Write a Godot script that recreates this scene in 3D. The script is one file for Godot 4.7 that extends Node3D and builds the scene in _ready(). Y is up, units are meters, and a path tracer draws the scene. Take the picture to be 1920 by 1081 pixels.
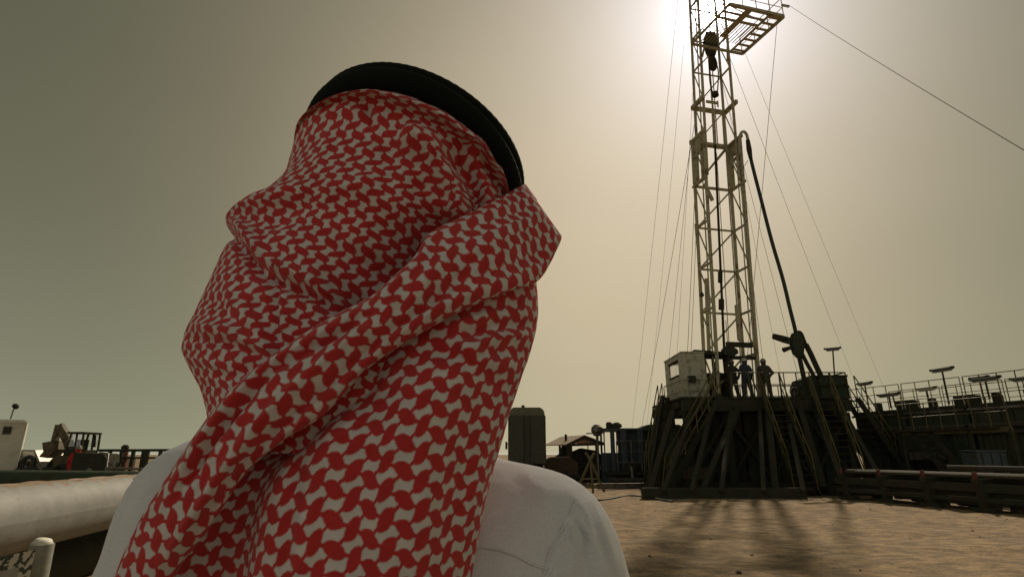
extends Node3D
# Oil drilling site in the desert: a man in a red-and-white headscarf looks at the rig, the hazy sun stands behind its mast.

const F := 1050.0            # focal length in pixels of the 1920 x 1081 photograph
const TILT := 16.5           # camera tilt upwards, degrees
const SKY_BACK_FILL := 0.27
const SUN := 0.95
const EYE := Vector3(0, 1.42, 0)
var rng := RandomNumberGenerator.new()
var taken := {}
var M := {}
var unit_box: ArrayMesh
var unit_rod: ArrayMesh
var unit_rod6: ArrayMesh

# ---------------------------------------------------------------- pixel -> ray -> place
func ray(px: float, py: float) -> Vector3:
	var p := deg_to_rad(TILT)
	var y := (540.5 - py) / F
	return Vector3((px - 960.0) / F, y * cos(p) + sin(p), -cos(p) + y * sin(p))

func P(px: float, py: float, dist: float) -> Vector3:      # on the upright plane z = -dist
	var r := ray(px, py)
	return EYE + r * (dist / -r.z)

func PY(px: float, py: float, h: float) -> Vector3:        # on the level plane y = h
	var r := ray(px, py)
	return EYE + r * ((h - EYE.y) / r.y)

func pix(w: Vector3) -> Vector2:
	var p := deg_to_rad(TILT)
	var v := w - EYE
	var d := v.y * sin(p) - v.z * cos(p)
	return Vector2(960.0 + F * v.x / d, 540.5 - F * (v.y * cos(p) + v.z * sin(p)) / d)

# ---------------------------------------------------------------- naming and tagging
func numbered(called: String) -> String:
	if not taken.has(called):
		taken[called] = 0
		return called
	taken[called] += 1
	return "%s_%03d" % [called, taken[called]]

func tag(o: Node, label: String, category: String, group := "", kind := "") -> void:
	if label != "": o.set_meta("label", label)
	if category != "": o.set_meta("category", category)
	if group != "": o.set_meta("group", group)
	if kind != "": o.set_meta("kind", kind)

func thing(called: String, at: Vector3, label: String, category: String, group := "") -> Node3D:
	var o := Node3D.new()
	o.name = numbered(called)
	add_child(o)
	o.position = at
	tag(o, label, category, group)
	return o

func put(parent: Node3D, called: String, mesh: Mesh, mat: Material, x := Transform3D.IDENTITY) -> MeshInstance3D:
	var o := MeshInstance3D.new()
	o.name = called
	o.mesh = mesh
	o.material_override = mat
	parent.add_child(o, true)
	o.global_transform = x
	return o

func along(a: Vector3, b: Vector3, w: float, h: float, up := Vector3.UP) -> Transform3D:
	var y := (b - a)
	var n := y.normalized()
	var s := n.cross(up)
	if s.length() < 0.05: s = n.cross(Vector3(0, 0, 1))
	s = s.normalized()
	var t := s.cross(n).normalized()
	return Transform3D(Basis(s * w, y, t * h), (a + b) * 0.5)

func rod(parent: Node3D, called: String, a: Vector3, b: Vector3, r: float, mat: Material) -> MeshInstance3D:
	return put(parent, called, unit_rod6 if r < 0.04 else unit_rod, mat, along(a, b, r, r))

func bar(parent: Node3D, called: String, a: Vector3, b: Vector3, w: float, h: float, mat: Material) -> MeshInstance3D:
	return put(parent, called, unit_box, mat, along(a, b, w, h))

func block(parent: Node3D, called: String, c: Vector3, size: Vector3, mat: Material, turn := 0.0) -> MeshInstance3D:
	return put(parent, called, unit_box, mat, Transform3D(Basis(Vector3.UP, turn).scaled_local(size), c))

# ---------------------------------------------------------------- mesh helpers
func smooth_mesh(v: PackedVector3Array, idx: PackedInt32Array, uv := PackedVector2Array(), col := PackedColorArray()) -> ArrayMesh:
	var n := PackedVector3Array()
	n.resize(v.size())
	for k in range(0, idx.size(), 3):
		var a := v[idx[k]]
		var c := (v[idx[k + 2]] - a).cross(v[idx[k + 1]] - a)
		n[idx[k]] += c
		n[idx[k + 1]] += c
		n[idx[k + 2]] += c
	for k in n.size(): n[k] = n[k].normalized()
	var arr := []
	arr.resize(Mesh.ARRAY_MAX)
	arr[Mesh.ARRAY_VERTEX] = v
	arr[Mesh.ARRAY_NORMAL] = n
	arr[Mesh.ARRAY_INDEX] = idx
	if uv.size(): arr[Mesh.ARRAY_TEX_UV] = uv
	if col.size(): arr[Mesh.ARRAY_COLOR] = col
	var m := ArrayMesh.new()
	m.add_surface_from_arrays(Mesh.PRIMITIVE_TRIANGLES, arr)
	return m

func bevel_box(b: float) -> ArrayMesh:                      # unit box with chamfered edges
	var st := SurfaceTool.new()
	st.begin(Mesh.PRIMITIVE_TRIANGLES)
	st.set_smooth_group(-1)
	var i := 0.5 - b
	var ax := [Vector3.RIGHT, Vector3.UP, Vector3.BACK]
	for k in 3:
		var n: Vector3 = ax[k]
		var u: Vector3 = ax[(k + 1) % 3]
		var w: Vector3 = ax[(k + 2) % 3]
		for s in [-1.0, 1.0]:
			quad(st, n * 0.5 * s + (u + w) * i, n * 0.5 * s + (u - w) * i, n * 0.5 * s - (u + w) * i, n * 0.5 * s + (w - u) * i, n * s)
			for t in [-1.0, 1.0]:
				quad(st, (n * 0.5 * s + u * i * t) + w * i, (n * i * s + u * 0.5 * t) + w * i, (n * i * s + u * 0.5 * t) - w * i, (n * 0.5 * s + u * i * t) - w * i, n * s + u * t)
	for x in [-1.0, 1.0]:
		for y in [-1.0, 1.0]:
			for z in [-1.0, 1.0]:
				tri(st, Vector3(0.5 * x, i * y, i * z), Vector3(i * x, 0.5 * y, i * z), Vector3(i * x, i * y, 0.5 * z), Vector3(x, y, z))
	st.generate_normals()
	return st.commit()

func tri(st: SurfaceTool, a: Vector3, b: Vector3, c: Vector3, out: Vector3) -> void:
	if (c - a).cross(b - a).dot(out) < 0.0:
		var t := b
		b = c
		c = t
	st.add_vertex(a)
	st.add_vertex(b)
	st.add_vertex(c)

func quad(st: SurfaceTool, a: Vector3, b: Vector3, c: Vector3, d: Vector3, out: Vector3) -> void:
	tri(st, a, b, c, out)
	tri(st, a, c, d, out)

func rod_mesh(sides: int) -> ArrayMesh:
	var c := CylinderMesh.new()
	c.top_radius = 1.0
	c.bottom_radius = 1.0
	c.height = 1.0
	c.radial_segments = sides
	c.rings = 0
	var am := ArrayMesh.new()
	am.add_surface_from_arrays(Mesh.PRIMITIVE_TRIANGLES, c.get_mesh_arrays())
	return am

func curve_points(pts: Array, n: int) -> Array:             # Catmull-Rom through pts
	var out := []
	var m := pts.size()
	for s in m - 1:
		for k in n:
			out.append(cr(pts[max(s - 1, 0)], pts[s], pts[s + 1], pts[min(s + 2, m - 1)], float(k) / n))
	out.append(pts[m - 1])
	return out

func cr(a, b, c, d, t: float):
	var t2 := t * t
	var t3 := t2 * t
	return a * (-0.5 * t + t2 - 0.5 * t3) + b * (1.0 - 2.5 * t2 + 1.5 * t3) + c * (0.5 * t + 2.0 * t2 - 1.5 * t3) + d * (-0.5 * t2 + 0.5 * t3)

func tube_mesh(pts: Array, r, sides: int, closed := false) -> ArrayMesh:    # r: number or one per point
	var v := PackedVector3Array()
	var idx := PackedInt32Array()
	var uv := PackedVector2Array()
	var n := pts.size()
	var side := Vector3.ZERO
	var run := 0.0
	for k in n:
		var a: Vector3 = pts[(k - 1 + n) % n] if closed else pts[max(k - 1, 0)]
		var b: Vector3 = pts[(k + 1) % n] if closed else pts[min(k + 1, n - 1)]
		var t := (b - a).normalized()
		if side == Vector3.ZERO:
			side = t.cross(Vector3.UP)
			if side.length() < 0.1: side = t.cross(Vector3.RIGHT)
		side = (side - t * side.dot(t)).normalized()
		var up := side.cross(t)
		var rr: float = r[k] if r is Array else r
		if k > 0: run += (pts[k] - pts[k - 1]).length()
		for s in sides + 1:
			var an := TAU * s / sides
			v.append(pts[k] + (side * cos(an) + up * sin(an)) * rr)
			uv.append(Vector2(run, float(s) / sides))
	var rows := n if closed else n - 1
	var w := sides + 1
	for k in rows:
		for s in sides:
			var i0 := k * w + s
			var i1 := ((k + 1) % n) * w + s
			idx.append_array([i0, i0 + 1, i1, i1, i0 + 1, i1 + 1])
	if not closed:
		for e in [0, n - 1]:
			var c := v.size()
			v.append(pts[e])
			uv.append(Vector2(0, 0))
			for s in sides:
				if e == 0: idx.append_array([c, e * w + s + 1, e * w + s])
				else: idx.append_array([c, e * w + s, e * w + s + 1])
	return smooth_mesh(v, idx, uv)

func lathe(profile: Array, sides: int) -> ArrayMesh:        # profile: Vector2(radius, height) round the y axis
	var st := SurfaceTool.new()
	st.begin(Mesh.PRIMITIVE_TRIANGLES)
	st.set_smooth_group(-1)
	for k in profile.size() - 1:
		for s in sides:
			var a0 := TAU * s / sides
			var a1 := TAU * (s + 1) / sides
			var p: Vector2 = profile[k]
			var q: Vector2 = profile[k + 1]
			var A := Vector3(cos(a0) * p.x, p.y, sin(a0) * p.x)
			var B := Vector3(cos(a1) * p.x, p.y, sin(a1) * p.x)
			var C := Vector3(cos(a1) * q.x, q.y, sin(a1) * q.x)
			var D := Vector3(cos(a0) * q.x, q.y, sin(a0) * q.x)
			for tr in [[A, B, C], [A, C, D]]:
				if (tr[1] - tr[0]).cross(tr[2] - tr[0]).length() > 1e-9:
					for z in tr: st.add_vertex(z)
	st.generate_normals()
	return st.commit()

func prism(poly: Array, depth: float) -> ArrayMesh:         # polygon in the x-y plane, thick along z
	var st := SurfaceTool.new()
	st.begin(Mesh.PRIMITIVE_TRIANGLES)
	st.set_smooth_group(-1)
	var pv := PackedVector2Array(poly)
	var t := Geometry2D.triangulate_polygon(pv)
	for s in [-0.5, 0.5]:
		for k in range(0, t.size(), 3):
			tri(st, Vector3(pv[t[k]].x, pv[t[k]].y, s * depth), Vector3(pv[t[k + 1]].x, pv[t[k + 1]].y, s * depth), Vector3(pv[t[k + 2]].x, pv[t[k + 2]].y, s * depth), Vector3(0, 0, s))
	var ccw := not Geometry2D.is_polygon_clockwise(pv)
	for k in pv.size():
		var a := pv[k]
		var b := pv[(k + 1) % pv.size()]
		var out := Vector3((b - a).y, -(b - a).x, 0) * (1.0 if ccw else -1.0)
		quad(st, Vector3(a.x, a.y, -0.5 * depth), Vector3(b.x, b.y, -0.5 * depth), Vector3(b.x, b.y, 0.5 * depth), Vector3(a.x, a.y, 0.5 * depth), out)
	st.generate_normals()
	return st.commit()

# ---------------------------------------------------------------- body surfaces: tapered capsules, smooth minimum, surface nets
func blob(bones: Array, cell: float, k: float) -> Array:   # bones: [a, b, ra, rb]; gives [vertices, indices]
	var lo := Vector3.ONE * 1e9
	var hi := -lo
	for b in bones:
		for e in 2:
			lo = lo.min(b[e] - Vector3.ONE * (b[2 + e] + 2.5 * cell))
			hi = hi.max(b[e] + Vector3.ONE * (b[2 + e] + 2.5 * cell))
	var nx := int((hi.x - lo.x) / cell) + 2
	var ny := int((hi.y - lo.y) / cell) + 2
	var nz := int((hi.z - lo.z) / cell) + 2
	var fld := PackedFloat32Array()
	fld.resize(nx * ny * nz)
	fld.fill(0.5)
	for b in bones:
		var a: Vector3 = b[0]
		var ba: Vector3 = b[1] - a
		var ra: float = b[2]
		var rb: float = b[3]
		var len2 := maxf(ba.length_squared(), 1e-8)
		var mg := k + 2.5 * cell
		var l3 := ((a.min(b[1]) - Vector3.ONE * (maxf(ra, rb) + mg) - lo) / cell).floor()
		var h3 := ((a.max(b[1]) + Vector3.ONE * (maxf(ra, rb) + mg) - lo) / cell).ceil()
		for z in range(maxi(0, int(l3.z)), mini(nz, int(h3.z) + 1)):
			for y in range(maxi(0, int(l3.y)), mini(ny, int(h3.y) + 1)):
				var at := (z * ny + y) * nx
				for x in range(maxi(0, int(l3.x)), mini(nx, int(h3.x) + 1)):
					var pa := lo + Vector3(x, y, z) * cell - a
					var h := clampf(pa.dot(ba) / len2, 0.0, 1.0)
					var d := (pa - ba * h).length() - lerpf(ra, rb, h)
					var o := fld[at + x]
					var g := maxf(k - absf(o - d), 0.0) / k
					fld[at + x] = minf(o, d) - g * g * k * 0.25
	var v := PackedVector3Array()
	var idx := PackedInt32Array()
	var at_cell := {}
	var sx := [1, nx, nx * ny]
	var off := [0, 1, nx, nx + 1, nx * ny, nx * ny + 1, nx * ny + nx, nx * ny + nx + 1]
	var edges := [[0, 1], [2, 3], [4, 5], [6, 7], [0, 2], [1, 3], [4, 6], [5, 7], [0, 4], [1, 5], [2, 6], [3, 7]]
	for z in nz - 1:
		for y in ny - 1:
			var base := (z * ny + y) * nx
			for x in nx - 1:
				var i := base + x
				var f0 := fld[i] < 0.0
				if f0 == (fld[i + 1] < 0.0) and f0 == (fld[i + nx] < 0.0) and f0 == (fld[i + off[4]] < 0.0) and f0 == (fld[i + off[3]] < 0.0) and f0 == (fld[i + off[5]] < 0.0) and f0 == (fld[i + off[6]] < 0.0) and f0 == (fld[i + off[7]] < 0.0):
					continue
				var s := Vector3.ZERO
				var n := 0
				for e in edges:
					var p := fld[i + off[e[0]]]
					var q := fld[i + off[e[1]]]
					if (p < 0.0) != (q < 0.0):
						var t := p / (p - q)
						var A := Vector3(e[0] & 1, (e[0] >> 1) & 1, e[0] >> 2)
						var B := Vector3(e[1] & 1, (e[1] >> 1) & 1, e[1] >> 2)
						s += A.lerp(B, t)
						n += 1
				at_cell[i] = v.size()
				v.append(lo + (Vector3(x, y, z) + s / n) * cell)
	for i in at_cell:
		for ax in 3:
			var j: int = i + sx[ax]
			if (fld[i] < 0.0) == (fld[j] < 0.0): continue
			var s1: int = sx[(ax + 1) % 3]
			var s2: int = sx[(ax + 2) % 3]
			if not (at_cell.has(i - s1) and at_cell.has(i - s2) and at_cell.has(i - s1 - s2)): continue
			var q0: int = at_cell[i]
			var q1: int = at_cell[i - s1]
			var q2: int = at_cell[i - s1 - s2]
			var q3: int = at_cell[i - s2]
			if fld[i] < 0.0: idx.append_array([q0, q2, q1, q0, q3, q2])
			else: idx.append_array([q0, q1, q2, q0, q2, q3])
	return [v, idx]

# ---------------------------------------------------------------- materials
func lin(r: float, g: float, b: float) -> Color:
	return Color(r, g, b).linear_to_srgb()

func noise_image(w: int, seed_: int, freq: float, oct := 4) -> PackedByteArray:
	var n := FastNoiseLite.new()
	n.seed = seed_
	n.noise_type = FastNoiseLite.TYPE_SIMPLEX_SMOOTH
	n.frequency = freq
	n.fractal_octaves = oct
	var im := n.get_seamless_image(w, w)
	im.convert(Image.FORMAT_L8)
	return im.get_data()

func mottle(c1: Color, c2: Color, seed_: int, freq: float, c3 := Color(0, 0, 0, 0), cut := 0.62, w := 256) -> ImageTexture:   # linear colours; c3 stains where the second noise passes cut
	var a := noise_image(w, seed_, freq)
	var b := noise_image(w, seed_ + 7, freq * 0.6, 5)
	var fine := noise_image(w, seed_ + 13, 0.25, 2)
	var out := PackedByteArray()
	out.resize(w * w * 3)
	for k in w * w:
		var c := c1.lerp(c2, a[k] / 255.0)
		if c3.a > 0.0: c = c.lerp(c3, clampf((b[k] / 255.0 - cut) * 9.0, 0.0, 1.0) * c3.a)
		var g := 0.86 + 0.28 * fine[k] / 255.0
		var s := Color(c.r * g, c.g * g, c.b * g).linear_to_srgb()
		out[3 * k] = int(clampf(s.r, 0, 1) * 255)
		out[3 * k + 1] = int(clampf(s.g, 0, 1) * 255)
		out[3 * k + 2] = int(clampf(s.b, 0, 1) * 255)
	return ImageTexture.create_from_image(Image.create_from_data(w, w, false, Image.FORMAT_RGB8, out))

func plain(r: float, g: float, b: float, rough: float, metal := 0.0) -> StandardMaterial3D:
	var m := StandardMaterial3D.new()
	m.albedo_color = lin(r, g, b)
	m.roughness = rough
	m.metallic = metal
	return m

func worn(c1: Color, c2: Color, c3: Color, seed_: int, size: float, rough: float, cut := 0.6, freq := 0.02) -> StandardMaterial3D:
	var m := StandardMaterial3D.new()
	m.albedo_texture = mottle(c1, c2, seed_, freq, c3, cut)
	m.uv1_triplanar = true
	m.uv1_world_triplanar = true
	m.uv1_scale = Vector3.ONE / size
	m.roughness = rough
	return m

func make_materials() -> void:
	var rust := Color(0.09, 0.045, 0.022, 0.8)
	M.mast = worn(Color(0.33, 0.305, 0.2), Color(0.42, 0.39, 0.26), rust, 3, 1.5, 0.8, 0.68)
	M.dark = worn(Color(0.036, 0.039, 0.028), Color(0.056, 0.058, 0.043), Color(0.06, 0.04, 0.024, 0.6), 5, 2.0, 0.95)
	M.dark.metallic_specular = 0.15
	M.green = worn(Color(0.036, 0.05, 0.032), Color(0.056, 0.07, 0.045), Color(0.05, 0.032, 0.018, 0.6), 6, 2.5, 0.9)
	M.green.metallic_specular = 0.25
	M.yellow = worn(Color(0.085, 0.068, 0.015), Color(0.125, 0.1, 0.022), Color(0.09, 0.06, 0.03, 0.8), 8, 0.8, 0.6, 0.55)
	M.white_paint = worn(Color(0.64, 0.61, 0.5), Color(0.74, 0.71, 0.6), Color(0.45, 0.38, 0.27, 0.5), 9, 2.6, 0.6, 0.7)
	M.cab_paint = worn(Color(0.36, 0.35, 0.27), Color(0.44, 0.43, 0.34), Color(0.17, 0.14, 0.09, 0.6), 10, 1.4, 0.6, 0.62)
	M.steel = worn(Color(0.12, 0.115, 0.1), Color(0.2, 0.19, 0.165), rust, 11, 1.2, 0.42, 0.6)
	M.steel.metallic = 0.55
	M.pipe_steel = worn(Color(0.05, 0.05, 0.04), Color(0.08, 0.078, 0.062), rust, 12, 1.0, 0.8, 0.6)
	M.pipe_steel.metallic_specular = 0.2
	M.wire = plain(0.12, 0.11, 0.085, 0.6, 0.3)
	M.rubber = plain(0.03, 0.03, 0.03, 0.85)
	M.hose = plain(0.03, 0.03, 0.028, 0.75)
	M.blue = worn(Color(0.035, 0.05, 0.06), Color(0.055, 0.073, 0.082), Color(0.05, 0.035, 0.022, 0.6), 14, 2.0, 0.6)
	M.red_paint = worn(Color(0.12, 0.022, 0.016), Color(0.17, 0.035, 0.022), Color(0.06, 0.03, 0.02, 0.7), 15, 1.5, 0.6)
	M.roof = worn(Color(0.26, 0.185, 0.13), Color(0.34, 0.25, 0.18), Color(0.18, 0.09, 0.05, 0.8), 16, 1.6, 0.7)
	M.wood = worn(Color(0.05, 0.032, 0.02), Color(0.08, 0.055, 0.035), Color(0.03, 0.02, 0.012, 0.5), 17, 0.7, 0.85)
	M.olive = worn(Color(0.03, 0.032, 0.014), Color(0.048, 0.048, 0.022), Color(0.035, 0.03, 0.018, 0.5), 18, 2.2, 0.6)
	M.olive_light = worn(Color(0.1, 0.1, 0.055), Color(0.13, 0.125, 0.07), Color(0.1, 0.085, 0.05, 0.5), 19, 2.2, 0.6)
	M.digger = worn(Color(0.1, 0.075, 0.03), Color(0.15, 0.115, 0.045), Color(0.06, 0.045, 0.025, 0.8), 20, 1.2, 0.7, 0.5)
	M.lamp = plain(0.1, 0.1, 0.09, 0.5, 0.0)
	M.tube_glass = plain(0.55, 0.55, 0.5, 0.25)
	M.glass = StandardMaterial3D.new()
	M.glass.albedo_color = Color(0.75, 0.8, 0.76, 0.12)
	M.glass.transparency = BaseMaterial3D.TRANSPARENCY_ALPHA
	M.glass.roughness = 0.05
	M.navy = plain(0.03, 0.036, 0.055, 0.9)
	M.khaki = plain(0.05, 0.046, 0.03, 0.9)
	M.red_cloth = plain(0.38, 0.02, 0.016, 0.9)
	M.skin = plain(0.2, 0.105, 0.06, 0.6)
	M.hat_grey = plain(0.2, 0.2, 0.17, 0.4)
	M.hat_white = plain(0.4, 0.4, 0.36, 0.4)
	M.leather = plain(0.05, 0.03, 0.018, 0.6)

# ---------------------------------------------------------------- sky
func make_sky(sun: Vector3) -> PanoramaSkyMaterial:
	var w := 1024
	var h := 512
	var data := PackedFloat32Array()
	data.resize(w * h * 3)
	var k := 0
	var dn := FastNoiseLite.new()                  # uneven dust in the air
	dn.seed = 3
	dn.frequency = 1.7
	dn.fractal_octaves = 4
	var glow_dir := ray(1150, 450).normalized()      # broad glow painted into the sky, following the lens falloff to the corners
	for y in h:
		var el := PI * (0.5 - (y + 0.5) / h)
		var ce := cos(el)
		var se := sin(el)
		var low := 1.0 + 2.0 * exp(-maxf(rad_to_deg(el), 0.0) / 14.0)
		for x in w:
			var az := TAU * (x + 0.5) / w
			var c := clampf(ce * (sin(az) * sun.x - cos(az) * sun.z) + se * sun.y, -1.0, 1.0)
			var t := rad_to_deg(acos(c))
			var g := exp(-t / 11.0)
			var n := exp(-t / 5.0)
			var hz := rad_to_deg(acos(clampf(ce * (sin(az) * glow_dir.x - cos(az) * glow_dir.z) + se * glow_dir.y, -1.0, 1.0)))
			var hb := exp(-hz * hz / 900.0)
			var core := 60.0 * exp(-pow(t / 0.9, 2.0)) + 1.4 * exp(-pow(t / 2.3, 2.0))
			var back := SKY_BACK_FILL * pow(0.5 - 0.5 * c, 2.5)     # added sky brightness behind the camera, fill light for the man's back
			var dust := 1.0 + 0.035 * dn.get_noise_3d(ce * sin(az), se * 2.6, ce * cos(az))
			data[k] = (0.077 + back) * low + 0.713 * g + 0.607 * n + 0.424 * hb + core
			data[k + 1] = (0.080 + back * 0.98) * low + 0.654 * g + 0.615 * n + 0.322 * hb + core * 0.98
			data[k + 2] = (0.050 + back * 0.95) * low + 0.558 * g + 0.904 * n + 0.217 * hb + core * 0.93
			for q in 3: data[k + q] *= dust
			k += 3
	var m := PanoramaSkyMaterial.new()
	m.panorama = ImageTexture.create_from_image(Image.create_from_data(w, h, false, Image.FORMAT_RGBF, data.to_byte_array()))
	return m

# ---------------------------------------------------------------- ground
func ground_height(x: float, z: float, n: FastNoiseLite, n2: FastNoiseLite) -> float:
	var r := sqrt(x * x + z * z)
	var h := n.get_noise_2d(x, z) * 0.028 + n2.get_noise_2d(x * 0.9, z * 1.4) * 0.03
	h += 0.014 * rut(x, z)
	return h * clampf((160.0 - r) / 60.0, 0.0, 1.0)

func rut(x: float, z: float) -> float:                      # pairs of wheel tracks crossing in front of the rig
	var s := 0.0
	for q in [[-9.2, 0.03, 0.3], [-10.9, 0.03, 0.3], [-13.4, -0.06, 0.35], [-15.1, -0.06, 0.35], [-16.6, 0.02, 0.3]]:
		var d: float = absf(z - (q[0] + q[1] * x + 0.25 * sin(x * 0.33 + q[0]))) / q[2]
		s += exp(-d * d) * -1.6 + exp(-(d - 1.7) * (d - 1.7) * 3.0) * 0.7
	return s

func make_ground() -> void:
	var n := FastNoiseLite.new()
	n.seed = 4
	n.frequency = 0.55
	n.fractal_octaves = 4
	var n2 := FastNoiseLite.new()
	n2.seed = 9
	n2.frequency = 0.5
	n2.fractal_octaves = 3
	var xs := [-3000.0, -1200.0, -500.0, -220.0, -120.0, -70.0, -45.0, -32.0, -24.0]
	var x := -18.0
	while x < 20.0:
		xs.append(x)
		x += 0.4 if x < -1.0 else 0.13
	xs.append_array([20.0, 23.0, 28.0, 36.0, 50.0, 80.0, 140.0, 260.0, 600.0, 1300.0, 3000.0])
	var zs := [-3000.0, -1300.0, -600.0, -300.0, -160.0, -100.0, -70.0, -50.0, -40.0, -34.0, -29.0, -25.0]
	var z := -22.0
	while z < 2.0:
		zs.append(z)
		z += 0.1 if z < -6.0 else 0.4
	zs.append_array([2.0, 5.0, 10.0, 20.0, 45.0, 100.0, 250.0, 700.0, 3000.0])
	var v := PackedVector3Array()
	var idx := PackedInt32Array()
	var w := xs.size()
	for j in zs.size():
		for i in w:
			v.append(Vector3(xs[i], ground_height(xs[i], zs[j], n, n2), zs[j]))
			if i and j:
				var a := j * w + i
				idx.append_array([a - w - 1, a - w, a, a - w - 1, a, a - 1])
	var o := put(self, "ground", smooth_mesh(v, idx), null)
	tag(o, "brown sandy ground with wheel tracks in front of the rig", "ground", "", "structure")
	var m := StandardMaterial3D.new()
	# sand: fine grain, pebbles and clods
	var s := 1024
	var a := noise_image(s, 31, 0.012, 5)
	var b := noise_image(s, 37, 0.06, 3)
	var g := noise_image(s, 41, 0.3, 2)
	var d := noise_image(s, 43, 0.11, 2)
	var e := noise_image(s, 47, 0.0045, 5)
	var out := PackedByteArray()
	out.resize(s * s * 3)
	for k in s * s:
		var t := 0.55 * a[k] + 0.25 * b[k] + 0.2 * g[k]
		var c := Color(0.12, 0.082, 0.04).lerp(Color(0.335, 0.222, 0.11), clampf((t - 84.0) / 78.0, 0.0, 1.0))
		if e[k] > 138: c = c.lerp(Color(0.15, 0.105, 0.062), clampf((e[k] - 138) / 30.0, 0.0, 0.45))     # damp, oily dirt
		if d[k] > 196: c = c.lerp(Color(0.09, 0.06, 0.038), 0.75)
		elif d[k] < 52: c = c.lerp(Color(0.5, 0.37, 0.24), 0.55)
		c = c.linear_to_srgb()
		out[3 * k] = int(c.r * 255)
		out[3 * k + 1] = int(c.g * 255)
		out[3 * k + 2] = int(c.b * 255)
	m.albedo_texture = ImageTexture.create_from_image(Image.create_from_data(s, s, false, Image.FORMAT_RGB8, out))
	m.uv1_triplanar = true
	m.uv1_world_triplanar = true
	m.uv1_scale = Vector3(0.16, 0.16, 0.24)
	m.roughness = 0.95
	var hb := PackedByteArray()
	hb.resize(s * s)
	for k in s * s: hb[k] = int(clampf(0.5 * b[k] + 0.3 * d[k] + 0.2 * g[k], 0, 255))
	m.heightmap_enabled = true
	m.heightmap_texture = ImageTexture.create_from_image(Image.create_from_data(s, s, false, Image.FORMAT_L8, hb))
	m.heightmap_scale = 3.0
	o.material_override = m
	# stones and clods, each a little lump of its own
	var stone := PackedVector3Array()
	var lump := SphereMesh.new()
	lump.radial_segments = 7
	lump.rings = 4
	lump.radius = 1.0
	lump.height = 1.4
	var shapes := []
	for q in 3:
		var arr := lump.get_mesh_arrays()
		var vv: PackedVector3Array = arr[Mesh.ARRAY_VERTEX]
		var nn := FastNoiseLite.new()
		nn.seed = 60 + q
		nn.frequency = 0.6
		for k in vv.size(): vv[k] *= 1.0 + 0.7 * nn.get_noise_3dv(vv[k] * 2.0)
		shapes.append(smooth_mesh(vv, arr[Mesh.ARRAY_INDEX]))
	var clod := plain(0.11, 0.07, 0.042, 0.95)
	rng.seed = 12
	for k in 18:
		var at := PY(rng.randf_range(1150, 1915), rng.randf_range(955, 1078), 0.0)
		var r := rng.randf_range(0.012, 0.03) * (1.0 if k % 9 else 1.8)
		var y := ground_height(at.x, at.z, n, n2)
		var st := put(self, numbered("stone"), shapes[k % 3], clod, Transform3D(Basis(Vector3.UP, rng.randf() * TAU).scaled_local(Vector3(r, r * 0.7, r * rng.randf_range(0.7, 1.2))), Vector3(at.x, y + r * 0.25, at.z)))
		tag(st, "small brown stone lying on the sandy ground before the rig", "stone", "stones scattered on the sand")

# ---------------------------------------------------------------- the man in the headscarf
var KN := Vector3(0.2437, 0.9109, -0.3331).normalized()   # the way the crown of his head points

func fold_at(q: Vector2, folds: Array) -> float:            # folds: [points, width in px, height in m]
	var s := 0.0
	for f in folds:
		var w: float = f[1]
		var pts: Array = f[0]
		var best := 1e9
		var along_ := 0.0
		for k in pts.size() - 1:
			var a: Vector2 = pts[k]
			var ab: Vector2 = pts[k + 1] - a
			var t := clampf((q - a).dot(ab) / ab.length_squared(), 0.0, 1.0)
			var d := (q - a - ab * t).length_squared()
			if d < best:
				best = d
				along_ = (k + t) / (pts.size() - 1)
		if best < w * w * 9.0:
			var fade := smoothstep(0.0, 0.2, along_ + 0.06) * smoothstep(0.0, 0.2, 1.06 - along_)
			s += f[2] * exp(-best / (w * w)) * fade
	return s

func cloth(ctrl: Array, nu: int, nv: int, folds: Array, ripple: float, seed_: int) -> Array:   # rows of world points -> fine grid
	var rows := ctrl.size()
	var cols: int = ctrl[0].size()
	var out := []
	var rn := FastNoiseLite.new()
	rn.seed = seed_
	rn.frequency = 12.0
	rn.fractal_octaves = 3
	for j in nv + 1:
		var fj := float(j) / nv * (rows - 1)
		var r := mini(int(fj), rows - 2)
		var line := []
		for c in cols:
			line.append(cr(ctrl[maxi(r - 1, 0)][c], ctrl[r][c], ctrl[r + 1][c], ctrl[mini(r + 2, rows - 1)][c], fj - r))
		var fine := PackedVector3Array()
		for i in nu + 1:
			var fi := float(i) / nu * (cols - 1)
			var c := mini(int(fi), cols - 2)
			var p: Vector3 = cr(line[maxi(c - 1, 0)], line[c], line[c + 1], line[mini(c + 2, cols - 1)], fi - c)
			if p.z > -0.56:
				var away := smoothstep(-0.56, -0.5, p.z)
				p += Vector3(0, 0.0, 1.0) * fold_at(pix(p), folds) * away
			p += Vector3(rn.get_noise_3dv(p), rn.get_noise_3dv(p + Vector3(5, 0, 0)), rn.get_noise_3dv(p + Vector3(0, 5, 0))) * ripple
			fine.append(p)
		out.append(fine)
	return out

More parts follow.
